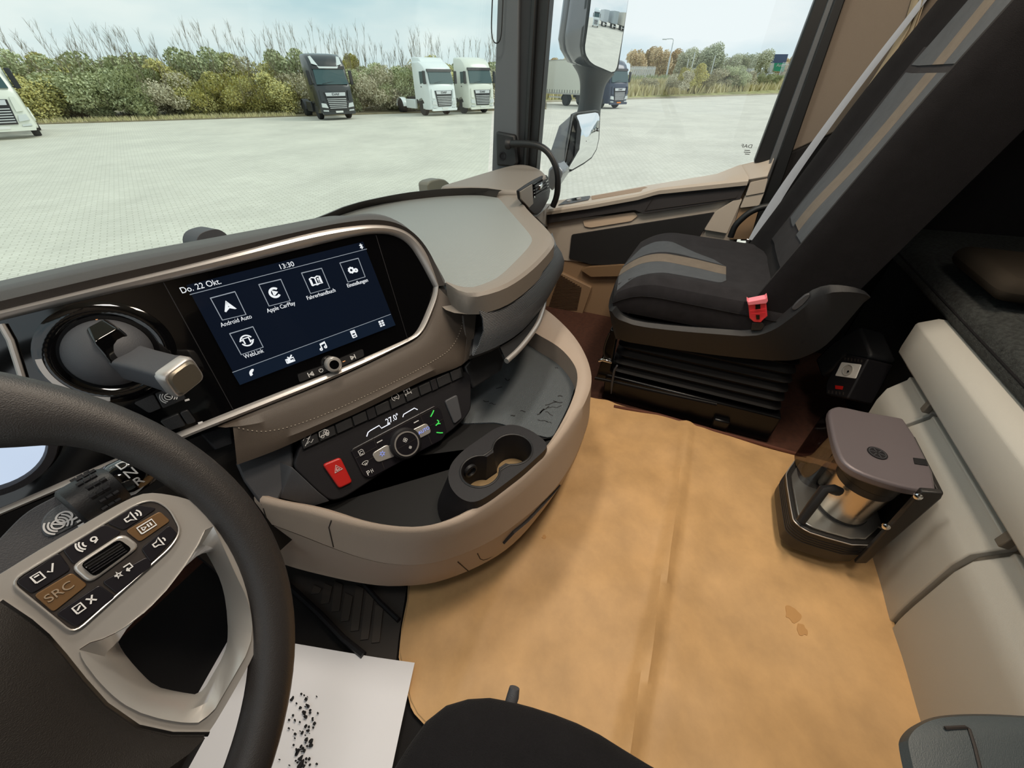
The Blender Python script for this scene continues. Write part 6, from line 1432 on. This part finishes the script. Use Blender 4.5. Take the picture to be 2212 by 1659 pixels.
fence('pale palisade fence section half hidden by shrubs on the bank', 1475, 212, 1512, 210, 20, 18, 2.2, pale)
fence('short pale palisade fence section behind the olive shrubs', 1585, 208, 1612, 207, 20, 14, 2.2, pale)
fence('white barred fence section under the green sign', 1668, 203, 1710, 201, 14, 18, 3.2, pale)
mf = thing('mesh_fence', 'grey wire mesh fence with two posts at the kerb of the bank', 'fence', (0,0,0), None, world=False)
a, b_ = viewpos(1619, 203, 2), viewpos(1672, 201, 2); a.z = b_.z = GZ+.3; mf.location = a; dv = (b_-a)
for f in (0, .55): obj('fence_post', tube([dv*f, dv*f + V((0,0,3.0))], .05, 8), galv, mf)
obj('brace', tube([dv*.30, dv*.05 + V((0,0,2.6))], .04, 6), galv, mf)
wires = []
nrm = V((-dv.y, dv.x, 0)).normalized()
for k in range(22): wires.append(tube([dv*(k/21), dv*(k/21) + V((0,0,2.7))], .008, 3))
for k in range(14): wires.append(tube([V((0,0,.2*k)), dv + V((0,0,.2*k))], .008, 3))
obj('wire_mesh', merge(*wires), galv, mf, stuff=True)
def post(label, u, vtop, vbase, back, arm):
    b0 = viewpos(u, vbase, back); d = ray(u, vtop); k = V((b0.x-CAM.x, b0.y-CAM.y)).length/V((d.x, d.y)).length; zt = CAM.z + d.z*k
    t = thing('lamp_post', label, 'lamp post', (b0.x, b0.y, GZ+1.2), None, world=False); h = zt - GZ - 1.2; s_ = V((RT.x, RT.y, 0))*arm
    obj('pole', tube([V((0,0,0)), V((0,0,h*.62)), V((0,0,h*.64)), V((0,0,h-.5))], [.15, .13, .08, .07], 8), galv, t)
    obj('lamp_arm', tube(smooth([V((0,0,h-.6)), V((0,0,h-.1)), s_*.3 + V((0,0,h)), s_ + V((0,0,h-.05))], 1), .05, 6), galv, t)
    obj('lamp_head', box(s_*1.25 + V((0,0,h-.08)), (.7, .25, .14), s_.normalized(), V((-s_.y, s_.x, 0)).normalized()), pale, t, bevel=.03)
post('tall curved street lamp behind the brownish shrub on the bank', 1430, 84, 213, 18, -1.2)
post('street lamp standing at the door window edge beyond the green sign', 1704, 70, 202, 12, -1.0)
for u, vt, lab in ((1479, 113, 'thin pale pole among the trees, next to the shorter pole'), (1469, 127, 'shorter thin pale pole beside the first thin pole'), (1522, 120, 'slanting thin pale pole in the middle of the trees')):
    b0 = viewpos(u, 213, 26); d = ray(u, vt); k = V((b0.x-CAM.x, b0.y-CAM.y)).length/V((d.x, d.y)).length
    tag(obj('thin_pole', tube([V((b0.x, b0.y, GZ+1)), V((b0.x, b0.y, CAM.z + d.z*k))], .09, 6), pale), lab, 'pole')
sg_ = thing('billboard', 'dark blue and green billboard sign standing behind the fence', 'sign', (0,0,0), None, world=False)
s0 = viewpos(1678, 200, 16); sg_.location = (s0.x, s0.y, GZ+1.2)
def sgp(u, v, o=0):
    n = V((CAM.x-s0.x, CAM.y-s0.y, 0)).normalized(); return on(u, v, (s0 + n*o, n)) - sg_.location
nn = V((CAM.x-s0.x, CAM.y-s0.y, 0)).normalized()
obj('blue_board', prism([sgp(*p) for p in ((1656,117),(1703,117),(1697,138),(1652,140))], -nn*.3), mat('board_navy', '44567a', .5), sg_)
gb = obj('green_board', prism([sgp(*p, .1) for p in ((1673,136),(1698,136),(1692,155),(1670,153))], -nn*.3), mat('board_green', '1f9a78', .5), sg_)
ex_ = (sgp(1694,141)-sgp(1680,141)).normalized(); text('Auto', sgp(1686, 141, .2), ex_, V((0,0,1)), .75, MT['printw'], gb, th=.01)
obj('white_board', prism([sgp(*p, .05) for p in ((1662,136),(1674,136),(1668,158),(1657,154))], -nn*.3), pale, sg_)
for u in (1664, 1690): obj('board_leg', tube([V((sgp(u,150).x, sgp(u,150).y, 0)), sgp(u, 140)], .12, 6), galv, sg_)
